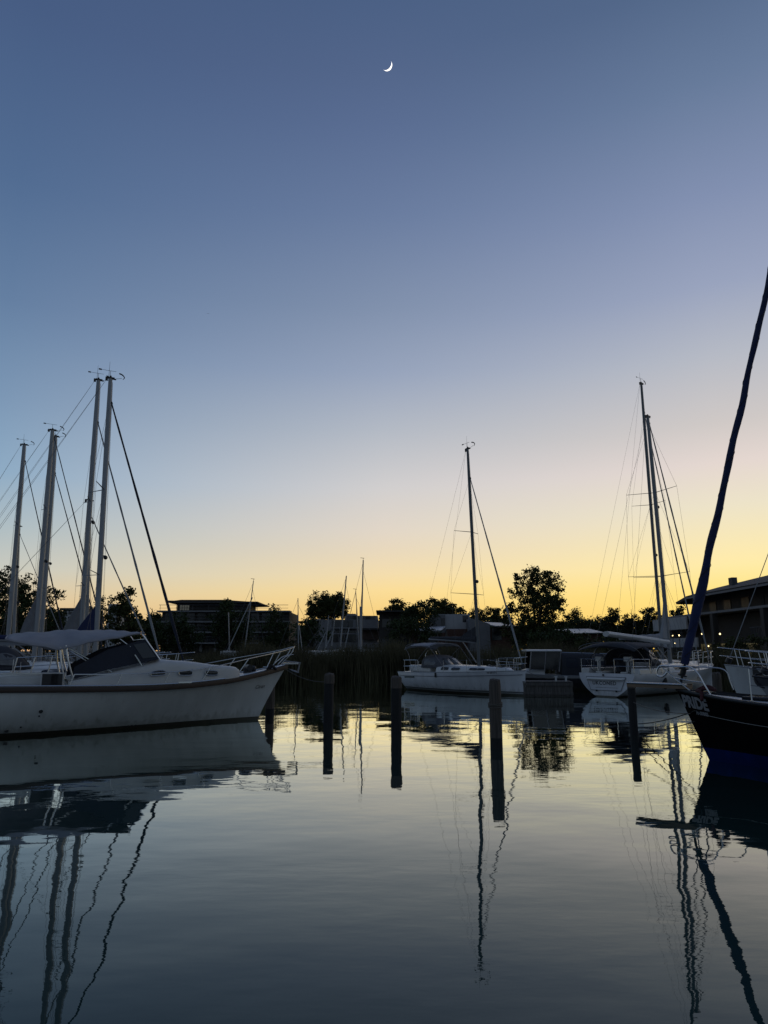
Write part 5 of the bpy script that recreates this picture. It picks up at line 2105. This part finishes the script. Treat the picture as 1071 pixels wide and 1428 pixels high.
# ------------------------------------------------------------------ the black boat at the right
HP = band_mat('black hull over blue antifouling', [(-1, (.006, .02, .115)), (0.22, (0.006, 0.006, 0.007))], .6, coat=0, spec=0)
hP = Hull(9.2, 3.0, 1.15, 1.16, 1.26, 1.0, sr=.15, transom=.7, full=2.0, draft=.45, vee=1.15)
P_ = Boat('sailing_yacht', 'black hulled yacht with blue bottom and blue covered forestay at the right edge', 'sailing boat', W(989, 1060), 130, hP)
xt, zt = P_.at(944, 962, 0)
hP.rake, hP.zb = xt, zt
hP.pts = [(0, 1.06), (.5, 1.06), (.8, 1.105), (.9, 1.155), (.97, 1.216), (1, zt)]
hull_parts(P_, HP, mat('pale deck', (.52, .53, .54), .5, var=.07), rail_r=.032, rail_mat=mat('black rail', (.02, .02, .02), .5))
k = MB()
k.tube([p for p in hP.edge(.1, .93, -.34, -.012, 1, 30)], .006, 5)
k.tube([p for p in hP.edge(.1, .93, -.34, -.018, -1, 30)], .011, 5)
k.build('cove_stripe', mat('pale stripe', (.22, .21, .19), .5), P_.o)
LET = mat('pale lettering', (.24, .24, .25), .5)


def port_text(u, v, slope):
    y = .5
    for _ in range(6):
        x, z = P_.at(u, v, y)
        y = hP.y_at(x, z)
    return lambda a, b: (x - a * .80, hP.y_at(x - a * .80, z + b + a * slope) + .012, z + b + a * slope)


text_mesh('PRIDE', .29, port_text(954, 984, -.06), 'hull_name', LET, P_.o, shear=-.12, bold=.014, spacing=1.0)
text_mesh('H-00003', .09, port_text(972, 996, -.045), 'hull_number', LET, P_.o, bold=.006, spacing=1.1)
secs = [(-1.5, .25, 1.06, .05), (-2.1, .6, 1.05, .16), (-3.6, .85, 1.04, .30), (-6.2, .95, 1.02, .42)]
crP = coachroof(P_, secs, mat('pale deck', (.52, .53, .54)))
for sd in (1, -1):
    roof_window(secs, -5.2, -4.0, .3, .75, sd, crP, round_=.4)
# bow plank
px, pz = P_.at(878, 953.5, .62)
bk = MB()
bt = P_.to_world((0, 0, 0))
e0, e1 = P_.at(878, 954.5, 0), None
# the plank runs out over the port bow to the pile
a0 = Vector((P_.at(962, 959, 0)[0], 0, zt + .06))
tgt = P_.to_world((P_.at(878, 955, 0)[0], 0, P_.at(878, 955, 0)[1]))
c_, s_ = cos(P_.yaw), sin(P_.yaw)
d_ = tgt - P_.bow
a1 = Vector((d_.x * c_ + d_.y * s_, -d_.x * s_ + d_.y * c_, tgt.z))
m = MB()
n_ = (a1 - a0).normalized()
sd_ = Vector((0, 0, 1)).cross(n_).normalized() * .11
up = Vector((0, 0, .035))
m.add([a0 - sd_ - up, a0 + sd_ - up, a0 + sd_ + up, a0 - sd_ + up, a1 - sd_ - up, a1 + sd_ - up, a1 + sd_ + up, a1 - sd_ + up],
      [(0, 1, 2, 3), (7, 6, 5, 4), (0, 4, 5, 1), (1, 5, 6, 2), (2, 6, 7, 3), (3, 7, 4, 0)])
pk = m.build('bow_plank', TEAK, P_.o, smooth=False)
m = MB()
m.tube([a0 + up * 1.3 - sd_, a1 + up * 1.3 - sd_], .018, 6)
m.tube([a0 + up * 1.3 + sd_, a1 + up * 1.3 + sd_], .018, 6)
m.build('plank_rail', STEEL, pk)
# pulpit with its big hoop
k = MB()
zt_ = zt


def q(u, v, y):
    x, z = P_.at(u, v, y)
    return (x, y, z)


k.tube(smooth_path([q(962, 963, .12), q(941, 946, .14), q(921, 929, .16)], 4), .013, 6)
k.tube(smooth_path([q(931, 929, .12), q(921, 928.5, .12), q(916.5, 935, .12), q(916.5, 942, .12), q(924, 943.5, .12), q(930, 938, .12), q(932, 931, .12), q(931, 929, .12)], 4), .018, 7)
k.tube(smooth_path([q(921, 928.5, .16), q(948, 930, .26), q(963, 930.5, .36), q(974, 940, .40), q(982, 954, .42), q(991, 969, .42)], 5), .0135, 6)
k.tube(smooth_path([q(921, 928.5, .16), q(950, 929, -.10), q(985, 930.5, -.30), q(1004, 932, -.38), q(1013, 937, -.42), q(1018, 949, -.44), q(1023, 962, -.44)], 5), .0135, 6)
k.tube(smooth_path([q(938, 944, .16), q(960, 949, .30), q(982, 952, .42)], 4), .010, 6)
k.build('pulpit', STEEL, P_.o)
# furled genoa in its blue cover: a thick, lumpy sleeve up the forestay
fx0, fz0 = P_.at(955, 926, 0)
fx1, fz1 = P_.at(1070.5, 398, 0)
f0 = Vector((fx0, 0, fz0))
f1 = Vector((fx1, 0, fz1))
f2 = f0.lerp(f1, 1.42)
pts, rr = [], []
n = 64
for i in range(n + 1):
    t = i / n
    p = f0.lerp(f2, t)
    t = t * .89
    wob = .008 * sin(t * 40) + .005 * sin(t * 67 + 1)
    p = p + Vector((wob, wob * .5, 0))
    t1 = t * 1.6
    r = .076 - .026 * t1 + .026 * math.exp(-((t1 - .17) / .07) ** 2)
    r *= 1 + .045 * sin(t * 61) + .04 * sin(t * 33 + 1) + .03 * sin(t * 97)
    if t1 < .02:
        r = .075
    pts.append(p)
    rr.append(max(.022, r))
k = MB()
k.tube(pts, rr, 12)
gv = k.build('covered_headsail', CANVAS_B, P_.o)
k = MB()
fd = (f1 - f0).normalized()
k.tube([f0 - fd * .42, f0], .028, 6)
k.tube([f0 - fd * .24, f0 - fd * .21, f0 - fd * .20, f0 - fd * .10, f0 - fd * .09, f0 - fd * .06], [.085, .085, .055, .055, .085, .085], 12)
k.build('furling_drum', BLACK, gv)
# the lashing wound round the sleeve
k = MB()
hel = []
for i in range(500):
    t = i / 499
    j = t * (len(pts) - 1)
    a_, f_ = pts[int(j)].lerp(pts[min(len(pts) - 1, int(j) + 1)], j - int(j)), rr[int(j)] * 1.03
    hel.append(a_ + Vector((cos(t * 120) * f_, sin(t * 120) * f_, 0)))
k.tube(hel, .006, 4)
k.build('lashing_line', DARKROPE, gv)
k = MB()
xmP = f2.x - .55
mast_tube(k, (xmP, 0, 1.45), (f2.x - .12, 0, f2.z + .2), .09, .065)
k.build('mast', ALU, P_.o)
boom(P_, xmP - .1, 2.3, xmP - 3.6, 2.4, None, CANVAS_B, zdeck=1.5)
lifelines(P_, [-1.15, -2.6, -4.2, -6.0])
cleat(P_, hP.rake - .65, 1)
k = MB()
xk = hP.rake - .62
zk = hP.deck(xk)[0]
k.tube(smooth_path([(xk + .1, .12, zk + .05), (xk - .05, .26, zk + .13), (xk - .2, .16, zk + .1), (xk - .02, .08, zk + .16), (xk + .12, .2, zk + .08), (xk, .3, zk + .06), (xk - .06, .42, zk - .08)], 5), .032, 7)
k.build('red_mooring_rope', DARKRED, P_.o)
k = MB()
k.box((-1.05, 0, hP.deck(-1.05)[0] + .05), (.5, .5, .06))
k.build('deck_hatch', GLASS, P_.o, bevel=.02)
k = MB()
for dy in (-.4, -.28, .3):
    k.tube(smooth_path([(hP.rake - .7, dy * .5, hP.deck(hP.rake - .7)[0] + .06), (-.8, dy, hP.deck(-.8)[0] + .06), (-1.9, dy * 1.5, hP.deck(-1.9)[0] + .07)], 4), .012, 5)
k.build('deck_rope', DARKROPE, P_.o)

# ------------------------------------------------------------------ mooring piles
def pile(label, u, vw, vt, du, dark_from=None, name='mooring_pile', cap=None, lean=0.0):
    B = W(u, vw)
    T = Y(u, vt, B.y)
    r = du / 2 / FOC * B.y
    o = empty(name, (B.x, B.y, 0), random.uniform(0, 3), label, 'pile', 'mooring piles standing in the water')

    ln = random.Random(int(u)).uniform(-.012, .012)

    def sect(z0, z1, rad, m, nm, top=True, seedv=1):
        g = random.Random(seedv)
        k = MB()
        rings = []
        nseg = 14
        ph = [g.uniform(.92, 1.06) for _ in range(nseg)]
        N_ = 12
        for i in range(N_ + 1):
            t = i / N_
            z = z0 + (z1 - z0) * t
            kk = (1.03 - .06 * max(0, z) / 1.4) * (.90 if i == N_ and top else 1)
            rings.append([((rad * kk * ph[j] * (1 + .02 * sin(i * 1.7 + j * 2))) * cos(2 * pi * j / nseg) + ln * z, (rad * kk * ph[j]) * sin(2 * pi * j / nseg), z + (g.uniform(-.03, .02) if i == N_ and top else (-.02 if i == N_ - 1 and top else 0))) for j in range(nseg)])
        if top:
            rings.append([(ln * z1 + (p[0] - ln * z1) * .35, p[1] * .35, p[2] + .012) for p in rings[-1]])
        k.loft(rings)
        return k.build(nm, m, o, angle=60)
    s = int(u)
    if dark_from:
        zc_ = Z_at(dark_from, B.y, u)
        sect(-1.0, zc_, r * .93, PILEDARK, 'lower_post', False, s)
        sect(zc_ - .02, T.z, r * 1.03, PILE, 'upper_post', True, s + 1)
    else:
        sect(-1.0, .22, r * .985, PILEDARK, 'wet_foot', False, s)
        sect(.22, T.z, r, PILE, 'post', True, s)
    return o, B, T, r


o1, B1, T1, r1 = pile('grey weathered pile with a rope round it before the middle yacht bow', 692.5, 1044, 948, 17)
k = MB()
zr = Z_at(984, B1.y)
for dz in (-.02, .02, .05):
    k.tube([(r1 * 1.08 * cos(t), r1 * 1.08 * sin(t), zr + dz + .02 * cos(t)) for t in np.arange(0, 6.28, .35)], .014, 5, closed=True)
k.build('rope', ROPE, o1)
o2, B2, T2, r2 = pile('pile with pale upper half left of the middle yacht stern', 553, 1020, 943.5, 15.5, 958.5)
o3, B3, T3, r3 = pile('leftmost free standing pile near the cruiser bow', 458, 1010, 939.5, 13.5, 952)
o4, B4, T4, r4 = pile('slim black pile under the end of the black boat plank', 884.5, 1024, 957, 11, 958.5)
o5, B5, T5, r5 = pile('pile mostly hidden behind the cruiser bow', 376, 998, 950, 11.5)
o7, B7, T7, r7 = pile('short dark pile behind the black boat foredeck', 1003, 985, 938, 12)


def rope(label, a, c, drop, r=.011, m=DARKROPE, group='mooring ropes'):
    k = MB()
    k.tube(sag(a, c, drop), r, 5)
    o = k.build('mooring_rope', m)
    return tag(o, label, 'rope', group)


rope('pale mooring rope sagging from the cruiser bow to the leftmost pile', A.to_world((hA.rake - .15, -.2, zt and hA.zb - .12)), Vector((B3.x, B3.y - r3, Z_at(950.5, B3.y, 455))), .12, .010, ROPE)
rope('dark mooring rope slanting from the black bow down to the slim pile', P_.to_world((hP.rake - .45, .22, hP.zb - .35)), Vector((B4.x + r4, B4.y - r4 * .5, .25)), .05)
rope('second dark mooring rope just below the first at the black bow', P_.to_world((hP.rake - .40, .20, hP.zb - .55)), Vector((B4.x + r4, B4.y - r4, .10)), .06)
rope('pale mooring rope hanging from the slim pile to the black bow', Vector((B4.x, B4.y - r4, Z_at(979, B4.y, 884))), P_.to_world((hP.rake - .3, .15, hP.zb - .42)), .07, .009, ROPE)
rope('mooring rope from the middle yacht bow to the wooden pier', C_.to_world((hC.rake - .2, .3, hC.zb)), Vector((7.85, 32.0, .8)), .15, .010, ROPE)

# ------------------------------------------------------------------ small boats stored ashore behind the reeds
def dinghy(label, base, top, D, stays=(), boom_=None, r=.055, hull_len=5.0, vane=False):
    ub, vb = base
    ut, vt = top
    Pb, Pt = Y(ub, vb, D), Y(ut, vt, D)
    o = empty('small_sailboat', (Pb.x, Pb.y, 1.0), 0, label, 'sailing boat', 'small sailing boats stored behind the reeds')
    h = Hull(hull_len, 1.8, .75, .72, .9, .4, transom=.7, draft=.25)
    me = h.mesh()
    me.v = [(x + hull_len * .6, y, z + .25) for x, y, z in me.v]
    me.build('hull', HW, o)
    dk = h.deck_mesh()
    dk.v = [(x + hull_len * .6, y, z + .25) for x, y, z in dk.v]
    dk.build('deck', WHITE, o)
    k = MB()
    t = Vector((Pt.x - Pb.x, 0, Pt.z - 1.0))
    k.tube([(0, 0, .8), t], [r, r * .6], 7)
    ms = k.build('mast', ALU, o)
    if vane:
        k = MB()
        k.tube([t + Vector((-.25, 0, .2)), t + Vector((.1, 0, .16))], .02, 4)
        k.tube([t, t + Vector((0, 0, .2))], .015, 4)
        k.build('wind_vane', BLACK, ms)
    k = MB()
    for x, f in ((hull_len * .38, .9), (-hull_len * .35, .98)):
        k.tube([(x, 0, .95), t * f], .010, 4)
    for y in (.8, -.8):
        k.tube([(-.25, y, .95), t * .82], .010, 4)
    k.build('rigging', WIRE, o)
    for (ua, va, uc, vc, rr) in stays:
        p, q_ = Y(ua, va, D), Y(uc, vc, D)
        k = MB()
        k.tube([(p.x - Pb.x, .05, p.z - 1), (q_.x - Pb.x, .05, q_.z - 1)], rr, 6)
        k.build('spar', ALU, o)
    return o


dinghy('tallest bare mast above the reeds, right of the round tree', (503, 905), (506.5, 781), 60, r=.085, vane=True, stays=((503.5, 905, 503, 846, .10),))
dinghy('second tallest bare mast, leaning right in front of the round tree', (474, 905), (483, 803), 63, r=.085)
dinghy('short bare mast leaning left beside the tallest mast', (501.5, 860), (496, 824), 66, r=.06, vane=True)
dinghy('slim upright mast with a side stay right of the cruiser pulpit', (416.5, 908), (415.5, 834), 58, stays=((417, 872, 421.5, 908, .04),), r=.05)
dinghy('leaning mast with a diagonal spar in front of the apartment block', (341, 905), (353.5, 810), 62, stays=((352, 833, 313, 916, .04), (320, 912, 318.5, 854, .05)), r=.06, vane=True)
dinghy('low stub mast with a slanting stay left of the hotel windows', (453, 905), (458.5, 858), 57, stays=((443, 906, 455, 880, .035),), r=.055)
dinghy('low stub mast with a slanting stay under the hotel windows', (461.5, 906), (467, 860), 57.5, stays=((452, 908, 466, 878, .035), (487, 875, 481, 903, .04)), r=.055)

# ------------------------------------------------------------------ moon and a far bird
def moon():
    c = Y(539.6, 90.6, 1850)
    d = (c - Vector((0, 0, EYE))).normalized()
    right = d.cross(Vector((0, 0, 1))).normalized()
    up = right.cross(d)
    r = 5.1 / FOC * (c - Vector((0, 0, EYE))).length
    r *= 1 / (ray(539.6, 90.6).normalized().dot(ray(535.5, 714).normalized()))
    th = R(-47)                       # the lit limb faces lower right
    ax = right * cos(th) + up * sin(th)
    bx = -right * sin(th) + up * cos(th)
    k = MB()
    n, mm = 24, 10
    rings = []
    for i in range(1, n):
        a = pi * i / n - pi / 2                     # along the crescent, horn to horn
        row = []
        for j in range(mm + 1):
            b_ = R(86) * (.50 + .56 * j / mm)       # lune of the sphere between terminator and just past the limb
            row.append(c + (bx * sin(a) + (ax * sin(b_) - d * cos(b_)) * cos(a)) * r)
        rings.append(row)
    k.loft(rings, closed=False, caps=False)
    o = k.build('moon', mat('sunlit moon', (.8, .8, .8), .9, emit=(1.0, .98, .95), estr=1.6))
    tag(o, 'thin white crescent moon high in the dusk sky', 'moon')


moon()
P = Y(290, 437.5, 240)
k = MB()
k.tube([(-.12, 0, 0), (0, 0, .02), (.16, 0, 0)], [.02, .06, .015], 6)
k.add([(-.05, 0, .02), (.06, 0, .02), (-.02, .5, .16), (-.12, .95, .06), (-.10, .5, .10)], [(0, 1, 2, 4), (4, 2, 3)])
k.add([(-.05, 0, .02), (.06, 0, .02), (-.02, -.5, .16), (-.12, -.95, .06), (-.10, -.5, .10)], [(0, 4, 2, 1), (4, 3, 2)])
o = k.build('bird', BLACK, solid=.01)
o.location = P
o.rotation_euler = (R(12), 0, R(70))
tag(o, 'tiny dark bird flying far off above the left masts', 'bird')
